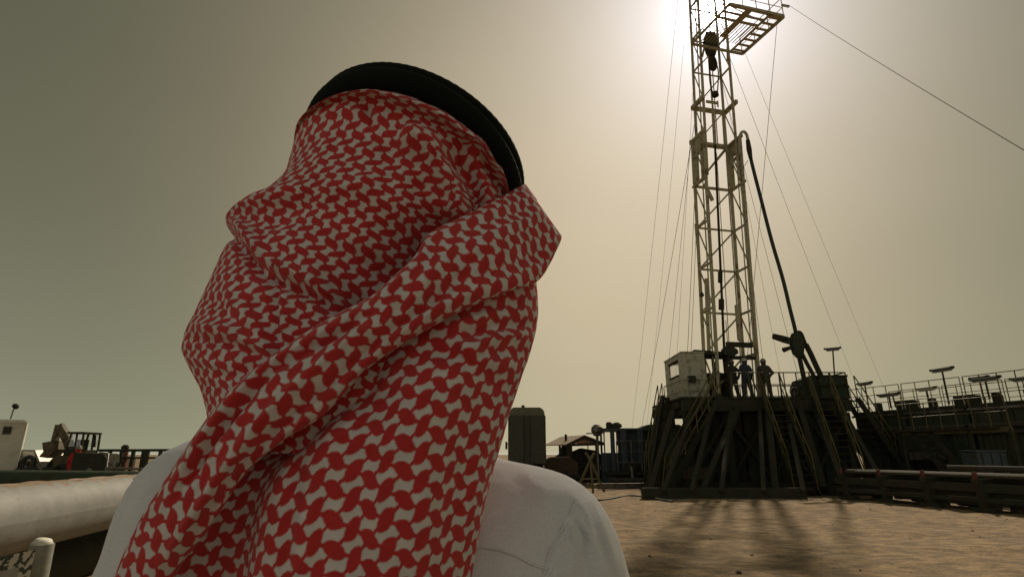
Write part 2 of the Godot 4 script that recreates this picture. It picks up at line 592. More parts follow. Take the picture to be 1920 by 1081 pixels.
func flat_uv(grid: Array, steps: int) -> Array:             # lays the sheet out flat, keeping its lengths, as woven cloth does
	var nv := grid.size()
	var nu: int = grid[0].size()
	var cu := 26
	var cv := 26
	var p := []
	for j in cv + 1:
		for i in cu + 1: p.append(grid[roundi(float(j) / cv * (nv - 1))][roundi(float(i) / cu * (nu - 1))])
	var w := cu + 1
	var q := PackedVector2Array()
	q.resize(p.size())
	var mid := cv / 2
	for j in cv + 1:
		for i in cu + 1:
			var k := j * w + i
			q[k] = Vector2(0, 0)
	for j in range(mid, cv + 1):                              # start from the middle row and column
		for i in cu + 1:
			var k := j * w + i
			if j > mid: q[k].y = q[k - w].y + (p[k] - p[k - w]).length()
	for j in range(mid - 1, -1, -1):
		for i in cu + 1:
			var k := j * w + i
			q[k].y = q[k + w].y - (p[k] - p[k + w]).length()
	for j in cv + 1:
		var m := j * w + cu / 2
		for i in range(cu / 2 + 1, cu + 1): q[j * w + i].x = q[j * w + i - 1].x + (p[j * w + i] - p[j * w + i - 1]).length()
		for i in range(cu / 2 - 1, -1, -1): q[j * w + i].x = q[j * w + i + 1].x - (p[j * w + i] - p[j * w + i + 1]).length()
		q[m].x = 0.0
	var links := []
	for j in cv + 1:
		for i in cu + 1:
			var k := j * w + i
			if i < cu: links.append([k, k + 1, (p[k] - p[k + 1]).length(), 0.5])
			if j < cv: links.append([k, k + w, (p[k] - p[k + w]).length(), 0.5])
			if i < cu and j < cv:
				links.append([k, k + w + 1, (p[k] - p[k + w + 1]).length(), 0.3])
				links.append([k + 1, k + w, (p[k + 1] - p[k + w]).length(), 0.3])
	for s in steps:
		for l in links:
			var d: Vector2 = q[l[1]] - q[l[0]]
			var n := d.length()
			if n > 1e-6:
				var c: Vector2 = d * ((n - l[2]) / n * 0.5 * l[3])
				q[l[0]] += c
				q[l[1]] -= c
	var out := []
	for j in nv:
		var line := PackedVector2Array()
		var fj := float(j) / (nv - 1) * cv
		var r := mini(int(fj), cv - 1)
		for i in nu:
			var fi := float(i) / (nu - 1) * cu
			var c := mini(int(fi), cu - 1)
			var k := r * w + c
			line.append(q[k].lerp(q[k + 1], fi - c).lerp(q[k + w].lerp(q[k + w + 1], fi - c), fj - r))
		out.append(line)
	return out

func add_sheet(acc: Array, grid: Array, turn: float, shift: Vector2, dense: Vector2, steps: int) -> void:
	var uv := flat_uv(grid, steps)
	var v: PackedVector3Array = acc[0]
	var idx: PackedInt32Array = acc[1]
	var tx: PackedVector2Array = acc[2]
	var base := v.size()
	var w: int = grid[0].size()
	for j in grid.size():
		for i in w:
			v.append(grid[j][i])
			var t: Vector2 = uv[j][i].rotated(turn)
			tx.append(Vector2(t.x / 0.0245, t.y / 0.0195) * dense / 8.0 + shift)
			if i and j:
				var a := base + j * w + i
				idx.append_array([a - w - 1, a - w, a, a - w - 1, a, a - 1])
	acc[0] = v
	acc[1] = idx
	acc[2] = tx

func scarf_material() -> StandardMaterial3D:                # red-and-white woven check, printed colour only
	var s := 1024
	var cells := 8
	var w1 := noise_image(s, 71, 0.03, 3)
	var w2 := noise_image(s, 72, 0.03, 3)
	var th := noise_image(s, 73, 0.35, 2)
	var tone := noise_image(s, 74, 0.008, 3)
	var out := PackedByteArray()
	out.resize(s * s * 3)
	var hb := PackedByteArray()
	hb.resize(s * s)
	var per := float(cells) / s
	for y in s:
		for x in s:
			var k := y * s + x
			var u := x * per + (w1[k] - 128) * 0.00015 + (float((y >> 2) & 1) - 0.5) * 0.03
			var v := y * per + (w2[k] - 128) * 0.00015 + (float((x >> 2) & 1) - 0.5) * 0.025
			u -= floorf(u)
			v -= floorf(v)
			var red := 1.0
			for c in 2:
				var ex := u - (0.25 + 0.5 * c)
				var ey := v - 0.5 * c
				ex -= roundf(ex)
				ey -= roundf(ey)
				var tilt := (0.38 if c == 0 else -0.26)
				var rx := ex - ey * tilt
				var d := pow(absf(rx) / 0.22, 2.5) + pow(absf(ey) / 0.392, 2.5)
				red = minf(red, (d - 1.0) * 0.12)
			for c in 4:
				var lx := u - 0.25
				var ly := v
				var sl := 1.0 if c % 2 else -1.0
				var dd := lx - sl * ly + (0.0 if c < 2 else 0.0)
				dd -= roundf(dd)
				red = minf(red, absf(dd) - 0.086)
			var t := clampf(0.5 - red * 20.0, 0.0, 1.0)
			var gr := 0.82 + 0.36 * th[k] / 255.0
			if ((x >> 1) + (y >> 1)) & 1: gr *= 0.95
			var tn := 0.9 + 0.2 * tone[k] / 255.0
			var c := Color(0.76, 0.73, 0.73).lerp(Color(0.58, 0.034, 0.036), t)
			c = Color(c.r * gr * tn, c.g * gr * tn, c.b * gr * tn).linear_to_srgb()
			out[3 * k] = int(clampf(c.r, 0, 1) * 255)
			out[3 * k + 1] = int(clampf(c.g, 0, 1) * 255)
			out[3 * k + 2] = int(clampf(c.b, 0, 1) * 255)
			hb[k] = clampi(int(th[k] * 0.5 + t * 70.0 + (30.0 if ((x >> 1) + (y >> 1)) & 1 else 0.0)), 0, 255)
	var m := StandardMaterial3D.new()
	m.albedo_texture = ImageTexture.create_from_image(Image.create_from_data(s, s, false, Image.FORMAT_RGB8, out))
	m.heightmap_enabled = true
	m.heightmap_texture = ImageTexture.create_from_image(Image.create_from_data(s, s, false, Image.FORMAT_L8, hb))
	m.heightmap_scale = 0.08
	m.roughness = 0.92
	m.rim_enabled = true
	m.rim = 0.25
	m.cull_mode = BaseMaterial3D.CULL_DISABLED
	m.backlight_enabled = true
	m.backlight = Color(0.3, 0.3, 0.3)
	return m

func V(x: float, y: float) -> Vector2:
	return Vector2(x, y)

func make_headscarf(man: Node3D) -> void:
	var acc := [PackedVector3Array(), PackedInt32Array(), PackedVector2Array()]
	# --- the part over the head: loops through the outline seen from the camera, open in front of the face
	var rows := [   # left x, y, right x, y, distance of the outline, bulge to the back
		[560, 330, 966, 425, 0.495, 0.106], [539, 398, 980, 450, 0.50, 0.108], [492, 431, 990, 470, 0.50, 0.107], [442, 443, 995, 484, 0.498, 0.105], [452, 460, 995, 500, 0.50, 0.100], [428, 505, 992, 545, 0.495, 0.097],
		[388, 595, 985, 600, 0.49, 0.095], [360, 655, 975, 640, 0.487, 0.093], [369, 688, 965, 680, 0.487, 0.092], [393, 736, 950, 720, 0.487, 0.09], [408, 790, 930, 770, 0.487, 0.088], [420, 855, 900, 850, 0.48, 0.08]]
	var ctrl := []
	var side := KN.cross(Vector3(0, 0, 1)).normalized()
	var back := side.cross(KN).normalized()
	if back.z < 0.0: back = -back
	var hub := Vector3(-0.0938, 1.6812, -0.4828)
	for r in [[0.078, 0.012], [0.062, 0.05], [0.035, 0.076], [0.008, 0.0875], [-0.012, 0.0945], [-0.03, 0.105]]:     # over the crown, under the cord
		var line := []
		for k in 19:
			var a := deg_to_rad(lerpf(-179.0, 179.0, k / 18.0))
			line.append(hub + KN * r[0] + side * sin(a) * r[1] + back * cos(a) * r[1])
		ctrl.append(line)
	var step := 0
	for r in rows:
		var L := P(r[0], r[1], r[4])
		var R := P(r[2], r[3], r[4])
		var line := []
		var rise := 0.32 * clampf(1.0 - step / 4.0, 0.0, 1.0)
		step += 1
		for k in 19:
			var open_ := maxf(134.0, 170.0 - 13.0 * step)          # closed over the forehead, open before the face
			var a := deg_to_rad(lerpf(-open_, open_, k / 18.0))
			var depth: float = r[5] * cos(a)
			if depth < 0.0: depth *= 1.15
			line.append((L + R) * 0.5 + (R - L) * 0.5 * sin(a) + Vector3(0, depth * rise, depth))
		ctrl.append(line)
	var folds := [
		[[V(810, 452), V(770, 500), V(700, 545), V(620, 585)], 70.0, -0.045],
		[[V(850, 400), V(810, 450), V(790, 480)], 42.0, -0.026],
		[[V(745, 250), V(800, 275), V(845, 320), V(866, 370), V(868, 410)], 24.0, 0.022],
		[[V(838, 285), V(872, 325), V(892, 380), V(895, 400)], 18.0, -0.028],
		[[V(885, 262), V(915, 320), V(930, 370)], 15.0, 0.014],
		[[V(905, 300), V(925, 340), V(935, 370)], 11.0, -0.016],
		[[V(938, 315), V(952, 350)], 8.0, 0.008],
		[[V(428, 428), V(452, 458), V(490, 510), V(540, 535), V(590, 558), V(640, 592)], 10.0, -0.013],
		[[V(430, 408), V(465, 440), V(510, 500), V(570, 520), V(640, 560)], 14.0, 0.013],
		[[V(515, 528), V(516, 580), V(520, 640), V(515, 680)], 7.0, -0.007],
		[[V(530, 540), V(531, 590), V(534, 640)], 9.0, 0.005],
		[[V(498, 470), V(503, 500), V(512, 530)], 8.0, -0.005],
		[[V(345, 636), V(400, 640), V(455, 655), V(510, 672)], 9.0, -0.006],
		[[V(365, 612), V(420, 620), V(480, 645), V(520, 655)], 11.0, 0.006],
		[[V(385, 560), V(430, 590), V(490, 640)], 12.0, -0.004],
		[[V(352, 668), V(410, 690), V(450, 700)], 10.0, 0.004],
		[[V(420, 500), V(440, 570), V(500, 640)], 16.0, 0.004],
		[[V(640, 300), V(620, 380), V(560, 450)], 40.0, 0.005],
		[[V(600, 330), V(560, 390), V(500, 430)], 26.0, -0.004],
		[[V(670, 330), V(700, 390), V(690, 470)], 40.0, 0.006],
		[[V(683, 195), V(690, 215), V(688, 240)], 9.0, -0.007],
		[[V(640, 205), V(670, 212), V(690, 222)], 7.0, 0.004],
		[[V(760, 220), V(730, 300), V(735, 380)], 30.0, -0.004],
		[[V(470, 560), V(500, 600), V(515, 650)], 9.0, -0.005], [[V(545, 550), V(580, 575), V(600, 610)], 8.0, 0.004], [[V(395, 700), V(440, 700), V(480, 690)], 7.0, -0.004],
		[[V(500, 440), V(560, 470), V(640, 520), V(720, 535)], 22.0, 0.006], [[V(560, 420), V(640, 470), V(720, 500)], 20.0, -0.006], [[V(700, 420), V(745, 460), V(770, 500)], 18.0, -0.006],
		[[V(620, 250), V(600, 310), V(560, 360)], 12.0, 0.003], [[V(780, 330), V(790, 390), V(775, 440)], 20.0, -0.008]]
	add_sheet(acc, cloth(ctrl, 150, 130, folds, 0.0022, 1), 1.42, Vector2(0.11, 0.37), Vector2(1.72, 1.14), 10)
	# --- the corner thrown across the back, from the right side of the neck down over the left shoulder
	var band := [   # upper edge x, y, lower edge x, y, distance
		[905, 470, 935, 540, 0.60], [960, 385, 1000, 490, 0.53], [985, 345, 1052, 442, 0.47], [942, 367, 1014, 520, 0.432], [870, 405, 955, 545, 0.402], [805, 437, 875, 577, 0.388], [772, 488, 798, 618, 0.38],
		[700, 551, 742, 655, 0.375], [614, 597, 680, 700, 0.37], [507, 669, 605, 778, 0.365], [454, 712, 540, 820, 0.364], [391, 778, 475, 872, 0.366], [322, 879, 436, 922, 0.372],
		[266, 968, 389, 994, 0.378], [215, 1075, 338, 1060, 0.385], [165, 1185, 285, 1160, 0.395], [120, 1300, 240, 1280, 0.405]]
	ctrl = []
	for r in band:
		var line := []
		for c in [[0.32, 0.036], [0.10, 0.026], [0.0, 0.012], [0.06, 0.001], [0.3, -0.005], [0.52, -0.006], [0.75, -0.003], [0.94, 0.002], [1.0, 0.012], [0.9, 0.024], [0.7, 0.034]]:
			line.append(P(lerpf(r[0], r[2], c[0]), lerpf(r[1], r[3], c[0]), r[4] + c[1]))
		ctrl.append(line)
	folds = [
		[[V(690, 590), V(590, 648), V(510, 690), V(460, 742), V(390, 830), V(330, 930)], 9.0, -0.009],
		[[V(800, 470), V(700, 572), V(600, 628), V(500, 690), V(440, 740), V(380, 820), V(300, 950)], 13.0, 0.006],
		[[V(860, 460), V(760, 560), V(650, 640), V(560, 720), V(480, 800), V(420, 880), V(350, 990), V(290, 1081)], 12.0, 0.006],
		[[V(900, 480), V(790, 580), V(680, 660), V(600, 730), V(520, 805), V(440, 890), V(370, 1000)], 9.0, -0.006],
		[[V(960, 500), V(880, 550), V(780, 600), V(700, 650)], 12.0, 0.004],
		[[V(800, 520), V(740, 580), V(670, 620)], 8.0, -0.004],
		[[V(1020, 400), V(950, 440), V(880, 480)], 18.0, 0.005],
		[[V(1030, 470), V(960, 500), V(900, 520)], 14.0, -0.004],
		[[V(960, 390), V(1000, 410), V(1030, 440)], 10.0, -0.003],
		[[V(480, 820), V(400, 930), V(320, 1060)], 8.0, 0.004]]
	add_sheet(acc, cloth(ctrl, 70, 190, folds, 0.0014, 2), -0.12, Vector2(0.45, 0.12), Vector2(1.24, 1.2), 160)
	# --- the panel hanging down the back
	var panel := [
		[[480, 720, 0.43], [620, 650, 0.43], [680, 600, 0.417], [760, 560, 0.412], [850, 520, 0.412], [940, 490, 0.425], [1004, 500, 0.475], [960, 510, 0.56]],
		[[430, 800, 0.43], [580, 740, 0.43], [650, 700, 0.412], [740, 655, 0.404], [840, 620, 0.404], [945, 590, 0.425], [1009, 585, 0.475], [950, 590, 0.56]],
		[[390, 880, 0.43], [545, 820, 0.43], [620, 775, 0.402], [720, 722, 0.393], [820, 690, 0.394], [925, 662, 0.415], [995, 655, 0.468], [935, 660, 0.55]],
		[[360, 930, 0.432], [497, 880, 0.426], [556, 850, 0.393], [680, 800, 0.384], [790, 770, 0.385], [892, 752, 0.41], [960, 760, 0.462], [905, 762, 0.55]],
		[[335, 975, 0.435], [470, 938, 0.428], [517, 925, 0.39], [640, 890, 0.382], [760, 868, 0.384], [866, 856, 0.408], [930, 865, 0.457], [885, 865, 0.53]],
		[[310, 1030, 0.44], [455, 1003, 0.43], [501, 1000, 0.39], [622, 985, 0.382], [748, 972, 0.386], [848, 962, 0.41], [908, 960, 0.452], [872, 960, 0.51]],
		[[280, 1100, 0.445], [438, 1086, 0.434], [483, 1085, 0.394], [610, 1083, 0.386], [738, 1082, 0.391], [828, 1081, 0.415], [885, 1080, 0.45], [855, 1080, 0.49]],
		[[230, 1260, 0.45], [415, 1255, 0.45], [465, 1255, 0.405], [600, 1255, 0.395], [720, 1255, 0.40], [805, 1255, 0.418], [855, 1250, 0.445], [830, 1250, 0.475]]]
	ctrl = []
	for r in panel:
		var line := []
		for c in r: line.append(P(c[0], c[1], c[2]))
		ctrl.append(line)
	folds = [
		[[V(840, 612), V(920, 590), V(1000, 585)], 9.0, 0.005], [[V(860, 630), V(930, 612), V(1005, 606)], 8.0, -0.005], [[V(880, 650), V(940, 632), V(1000, 628)], 9.0, 0.005],
		[[V(890, 672), V(950, 658), V(996, 655)], 9.0, -0.005], [[V(850, 640), V(930, 680), V(985, 690)], 14.0, 0.006], [[V(800, 640), V(880, 690), V(960, 740)], 18.0, -0.005],
		[[V(760, 680), V(800, 780), V(810, 900), V(790, 1060)], 32.0, 0.004], [[V(700, 710), V(690, 820), V(670, 950), V(660, 1081)], 30.0, -0.004], [[V(640, 760), V(600, 880), V(575, 1000), V(560, 1081)], 24.0, 0.004],
		[[V(560, 850), V(545, 940), V(530, 1081)], 14.0, -0.004], [[V(880, 800), V(860, 900), V(830, 1040)], 20.0, -0.003], [[V(930, 760), V(905, 880), V(880, 1000)], 14.0, 0.004],
		[[V(700, 690), V(640, 745), V(580, 790), V(520, 850)], 22.0, -0.010]]
	add_sheet(acc, cloth(ctrl, 120, 130, folds, 0.0014, 3), 0.16, Vector2(0.71, 0.62), Vector2(1.1, 1.07), 160)
	var hs := put(man, "headscarf", smooth_mesh(acc[0], acc[1], acc[2]), scarf_material())
	hs.set_meta("label", "red and white checked headscarf, one end thrown across the back")

func make_head_cord(man: Node3D) -> void:
	var m := plain(0.006, 0.009, 0.006, 0.9)
	m.metallic_specular = 0.25
	m.rim_enabled = true
	m.rim = 0.1
	var n := FastNoiseLite.new()
	n.frequency = 0.08
	var side := KN.cross(Vector3(0, 0, 1)).normalized()
	var fwd := KN.cross(side).normalized()
	for ring in 2:
		var v := PackedVector3Array()
		var idx := PackedInt32Array()
		var cols := 400
		var sec := 22
		var up := -0.0065 + 0.0125 * ring
		for i in cols:
			var a := TAU * i / cols
			var dir := side * cos(a) + fwd * sin(a)
			var c := Vector3(-0.0938, 1.6812, -0.4828) + dir * (0.0983 - 0.0025 * ring + 0.0012 * sin(a * 3.0 + ring)) + KN * (up + 0.001 * sin(a * 2.0 + ring * 2.0))
			for j in sec:
				var b := TAU * j / sec
				var r := 0.0106 * (1.0 + 0.012 * sin(a * 90.0 + b * 3.0))
				v.append(c + dir * cos(b) * r * 0.95 + KN * sin(b) * r)
		for i in cols:
			for j in sec:
				var i0 := i * sec + j
				var i1 := i * sec + (j + 1) % sec
				var i2 := ((i + 1) % cols) * sec + j
				var i3 := ((i + 1) % cols) * sec + (j + 1) % sec
				idx.append_array([i0, i2, i1, i1, i2, i3])
		put(man, "head_cord", smooth_mesh(v, idx), m)

func make_man() -> void:
	var c := Vector3(-0.134, 0, -0.55)
	var man := thing("person", c, "person in white robe and red checked headscarf, back turned, watching the rig", "person")
	# body: one surface from head to feet
	var hc := Vector3(-0.094, 1.672, -0.5)
	var bones := [
		[hc + KN * 0.035, hc + KN * 0.035 + Vector3(0, 0, -0.02), 0.075, 0.072], [hc + KN * 0.02 + Vector3(0, 0, -0.02), hc - KN * 0.075 + Vector3(0, 0, -0.035), 0.068, 0.048],
		[hc + Vector3(0, -0.02, -0.03), c + Vector3(0.005, 1.42, -0.01), 0.048, 0.05],
		[hc + Vector3(0, -0.012, -0.09), hc + Vector3(0, -0.036, -0.102), 0.009, 0.014], [hc + Vector3(-0.018, -0.068, -0.085), hc + Vector3(0.018, -0.068, -0.085), 0.009, 0.009],
		[c + Vector3(-0.07, 1.31, 0), c + Vector3(0.07, 1.31, 0), 0.08, 0.08], [c + Vector3(-0.06, 1.27, 0), c + Vector3(-0.05, 0.98, 0), 0.095, 0.09], [c + Vector3(0.06, 1.27, 0), c + Vector3(0.05, 0.98, 0), 0.095, 0.09]]
	for s in [-1.0, 1.0]:
		var sh := c + Vector3(s * 0.15, 1.325, 0)
		var el := c + Vector3(s * 0.225, 1.08, 0.02)
		var wr := c + Vector3(s * 0.235, 0.85, -0.06)
		bones.append_array([[sh, el, 0.045, 0.038], [el, wr, 0.038, 0.027], [wr, wr + Vector3(0, -0.07, -0.02), 0.028, 0.03]])
		for k in 4: bones.append([wr + Vector3(0.004 * s, -0.07, -0.045 + 0.019 * k), wr + Vector3(-0.012 * s, -0.15 + 0.008 * absf(k - 1.4), -0.05 + 0.018 * k), 0.009, 0.0075])
		bones.append([wr + Vector3(-0.01 * s, -0.03, -0.045), wr + Vector3(-0.03 * s, -0.085, -0.07), 0.01, 0.008])
		var hip := c + Vector3(s * 0.085, 0.94, 0)
		var kn := c + Vector3(s * 0.1, 0.5, -0.01)
		var an := c + Vector3(s * 0.11, 0.09, 0.02)
		bones.append_array([[hip, kn, 0.085, 0.055], [kn, an, 0.055, 0.036], [an, an + Vector3(s * 0.015, -0.05, -0.15), 0.034, 0.026], [an, an + Vector3(0, -0.045, 0.03), 0.036, 0.034]])
	var b := blob(bones, 0.012, 0.022)
	put(man, "body", smooth_mesh(b[0], b[1]), M.skin)
	for s in [-1.0, 1.0]:
		put(man, "sandal", prism([V(-0.045, -0.19), V(0.045, -0.19), V(0.05, -0.05), V(0.038, 0.09), V(-0.038, 0.09), V(-0.05, -0.05)], 0.02), M.leather, Transform3D(Basis(Vector3.RIGHT, PI / 2), c + Vector3(s * 0.117, 0.012, 0.02)))
	# robe: loose cloth round the body
	var ls := Vector3(-0.276, 1.362, -0.545)
	var rs := Vector3(0.026, 1.332, -0.552)
	var rb := [
		[Vector3(-0.278, 1.368, -0.55), Vector3(-0.19, 1.405, -0.545), 0.058, 0.056], [Vector3(-0.17, 1.42, -0.545), Vector3(-0.11, 1.42, -0.545), 0.056, 0.056], [Vector3(-0.09, 1.388, -0.55), Vector3(0.018, 1.334, -0.552), 0.054, 0.06],
		[ls, ls + Vector3(-0.03, -0.12, 0.004), 0.06, 0.062], [ls + Vector3(-0.03, -0.12, 0.004), Vector3(-0.375, 1.06, -0.53), 0.062, 0.06], [Vector3(-0.375, 1.06, -0.53), Vector3(-0.372, 0.87, -0.60), 0.06, 0.062],
		[rs, rs + Vector3(0.04, -0.12, 0.0), 0.064, 0.066], [rs + Vector3(0.04, -0.12, 0.0), Vector3(0.122, 1.06, -0.53), 0.066, 0.06], [Vector3(0.122, 1.06, -0.53), Vector3(0.118, 0.87, -0.60), 0.06, 0.062],
		[Vector3(-0.23, 1.29, -0.568), Vector3(-0.21, 0.98, -0.55), 0.105, 0.115], [Vector3(-0.03, 1.27, -0.568), Vector3(-0.06, 0.98, -0.55), 0.105, 0.115], [Vector3(-0.13, 1.30, -0.572), Vector3(-0.13, 0.98, -0.55), 0.112, 0.13],
		[Vector3(-0.205, 0.98, -0.55), Vector3(-0.235, 0.16, -0.55), 0.115, 0.135], [Vector3(-0.063, 0.98, -0.55), Vector3(-0.033, 0.16, -0.55), 0.115, 0.135], [Vector3(-0.134, 0.98, -0.55), Vector3(-0.134, 0.16, -0.56), 0.13, 0.16]]
	b = blob(rb, 0.0105, 0.05)
	var v: PackedVector3Array = b[0]
	var folds := [
		[[V(1094, 935), V(1108, 985), V(1122, 1040), V(1135, 1100)], 10.0, 0.006], [[V(1080, 945), V(1090, 1000), V(1100, 1060), V(1108, 1120)], 9.0, -0.006], [[V(1068, 965), V(1074, 1020), V(1082, 1090)], 9.0, 0.005],
		[[V(1110, 950), V(1128, 1000), V(1145, 1060)], 7.0, -0.005], [[V(1055, 995), V(1056, 1050), V(1058, 1120)], 8.0, -0.004], [[V(1040, 1025), V(1040, 1080), V(1038, 1150)], 8.0, 0.004],
		[[V(910, 1030), V(920, 1070), V(915, 1150)], 9.0, -0.004], [[V(935, 1036), V(948, 1080), V(945, 1150)], 9.0, 0.004], [[V(962, 1046), V(972, 1090), V(970, 1150)], 8.0, -0.004],
		[[V(1085, 918), V(1072, 953), V(1054, 990), V(1033, 1026), V(1015, 1085), V(1000, 1150)], 5.0, -0.004], [[V(980, 880), V(1030, 905), V(1070, 940)], 20.0, 0.003], [[V(950, 870), V(985, 920), V(1000, 990)], 14.0, -0.003], [[V(1000, 900), V(1030, 950), V(1030, 1000)], 11.0, 0.003], [[V(930, 960), V(960, 1000), V(1010, 1020)], 12.0, -0.003], [[V(1060, 930), V(1040, 960), V(1005, 1000)], 9.0, -0.003], [[V(1102, 940), V(1116, 990), V(1128, 1040)], 6.0, -0.004], [[V(1120, 960), V(1140, 1020), V(1156, 1075)], 6.0, 0.004],
		[[V(270, 893), V(235, 950), V(215, 1020), V(205, 1090)], 12.0, -0.004], [[V(290, 900), V(262, 960), V(245, 1030)], 14.0, 0.004]]
	for k in v.size():
		if v[k].z > -0.56 and v[k].y > 1.1:
			var q := pix(v[k])
			v[k] += Vector3(0, 0, 1) * fold_at(q, folds) * smoothstep(-0.56, -0.52, v[k].z)
	var wn := FastNoiseLite.new()
	wn.seed = 5
	wn.frequency = 5.0
	for k in v.size(): v[k] += Vector3(wn.get_noise_3dv(v[k]), 0, wn.get_noise_3dv(v[k] + Vector3(9, 0, 0))) * 0.003
	var rm := StandardMaterial3D.new()
	rm.albedo_texture = mottle(Color(0.70, 0.71, 0.745), Color(0.745, 0.755, 0.79), 81, 0.03)
	rm.uv1_triplanar = true
	rm.uv1_world_triplanar = true
	rm.heightmap_enabled = true
	var wb := noise_image(512, 85, 0.012, 4)
	var wf := noise_image(512, 86, 0.33, 1)
	for k in wb.size(): wb[k] = int(wb[k] * 0.9 + wf[k] * 0.1)
	rm.heightmap_texture = ImageTexture.create_from_image(Image.create_from_data(512, 512, false, Image.FORMAT_L8, wb))
	rm.heightmap_scale = 0.08
	rm.uv1_scale = Vector3.ONE * 6.0
	rm.roughness = 0.9
	rm.rim_enabled = true
	rm.rim = 0.2
	rm.backlight_enabled = true
	rm.backlight = Color(0.2, 0.2, 0.2)
	var robe := put(man, "robe", smooth_mesh(v, b[1]), rm)
	# seams: stitched ridges lying on the cloth
	var near := {}
	for k in v.size():
		if v[k].z > -0.58 and v[k].y > 1.25: near[k] = pix(v[k])
	for line in [[V(880, 1024), V(930, 1029), V(966, 1041), V(1000, 1058), V(1026, 1066)], [V(1086, 916), V(1073, 953), V(1055, 990), V(1035, 1026), V(1015, 1090)], [V(249, 897), V(273, 891), V(310, 891), V(345, 893)]]:
		var pts := []
		for q in curve_points(line, 5):
			var sum := 0.0
			var zz := 0.0
			for k in near:
				if v[k].z > -0.56:
					var wgt := exp(-(near[k] - q).length_squared() / 90.0)
					sum += wgt
					zz += wgt * v[k].z
			if sum < 1e-4: continue
			pts.append(EYE + ray(q.x, q.y) * ((zz / sum + 0.001) / ray(q.x, q.y).z))
		put(robe, "seam", tube_mesh(pts, 0.0011, 6), rm)
	make_head_cord(man)
	make_headscarf(man)

# ---------------------------------------------------------------- the site: rig, tanks, pipes, vehicles, workers
const FLOOR := 3.8           # height of the rig floor

func handrail(o: Node3D, a: Vector3, b: Vector3, posts: int, h: float, mat: Material, r := 0.022, mids := 1, name_ := "rail") -> void:
	for k in posts:
		var p := a.lerp(b, float(k) / maxi(posts - 1, 1))
		rod(o, "post", p, p + Vector3(0, h, 0), r, mat)
	rod(o, name_, a + Vector3(0, h, 0), b + Vector3(0, h, 0), r, mat)
	for k in mids: rod(o, name_, a + Vector3(0, h * (k + 1.0) / (mids + 1.0), 0), b + Vector3(0, h * (k + 1.0) / (mids + 1.0), 0), r * 0.85, mat)

func stair(called: String, top: Vector3, foot: Vector3, wide: Vector3, steps: int, label: String, rails := true) -> Node3D:
	var o := thing(called, foot, label, "stairs", "steel stairs of the rig")
	for s in [-0.5, 0.5]:
		bar(o, "stringer", foot + wide * s, top + wide * s, 0.05, 0.22, M.dark)
		if rails:
			var up := Vector3(0, 1.0, 0)
			var knee := foot.lerp(top, 0.1)
			rod(o, "handrail", knee + wide * s + up, top + wide * s + up, 0.027, M.yellow)
			rod(o, "handrail", foot + wide * s, knee + wide * s + up, 0.027, M.yellow)
			rod(o, "middle_rail", knee + wide * s + up * 0.5, top + wide * s + up * 0.5, 0.02, M.yellow)
			for k in 4:
				var p: Vector3 = knee.lerp(top, (k + 1) / 4.0) + wide * s
				rod(o, "post", p, p + up, 0.022, M.yellow)
	for k in steps:
		var c := foot.lerp(top, (k + 0.7) / steps)
		var along_ := Vector3(top.x - foot.x, 0, top.z - foot.z).normalized()
		bar(o, "tread", c - wide * 0.49, c + wide * 0.49, 0.2, 0.04, M.dark)
	return o

var mast_base := Vector3.ZERO
func mast(u: float, w: float, y: float, half_w: float, half_d: float) -> Vector3:   # u, w = -1 / 1: side and near / far
	var a := deg_to_rad(13.0)
	return Vector3(mast_base.x + (y - FLOOR) * 0.045, y, mast_base.z) + Vector3(cos(a), 0, -sin(a)) * u * half_w + Vector3(sin(a), 0, cos(a)) * w * half_d

func lattice(o: Node3D, levels: Array, hw0: float, hw1: float, hd: float, leg_r: float, brace_r: float) -> void:
	var y0: float = levels[0]
	var y1: float = levels[levels.size() - 1]
	for u in [-1.0, 1.0]:
		for w in [-1.0, 1.0]: bar(o, "leg", mast(u, w, y0, hw0, hd), mast(u, w, y1, hw1, hd), leg_r * 2.0, leg_r * 2.0, M.mast)
	for k in levels.size():
		var y: float = levels[k]
		var hw := lerpf(hw0, hw1, (y - y0) / (y1 - y0))
		if k > 0:
			rod(o, "girt", mast(-1, -1, y, hw, hd), mast(1, -1, y, hw, hd), brace_r * 1.3, M.mast)
			for u in [-1.0, 1.0]: rod(o, "girt", mast(u, -1, y, hw, hd), mast(u, 1, y, hw, hd), brace_r * 1.5, M.mast)
		if k < levels.size() - 1:
			var yn: float = levels[k + 1]
			var hn := lerpf(hw0, hw1, (yn - y0) / (y1 - y0))
			rod(o, "brace", mast(-1, -1, y, hw, hd), mast(1, -1, yn, hn, hd), brace_r, M.mast)
			for u in [-1.0, 1.0]: rod(o, "brace", mast(u, 1, y, hw, hd), mast(u, -1, yn, hn, hd), brace_r * 0.9, M.mast)

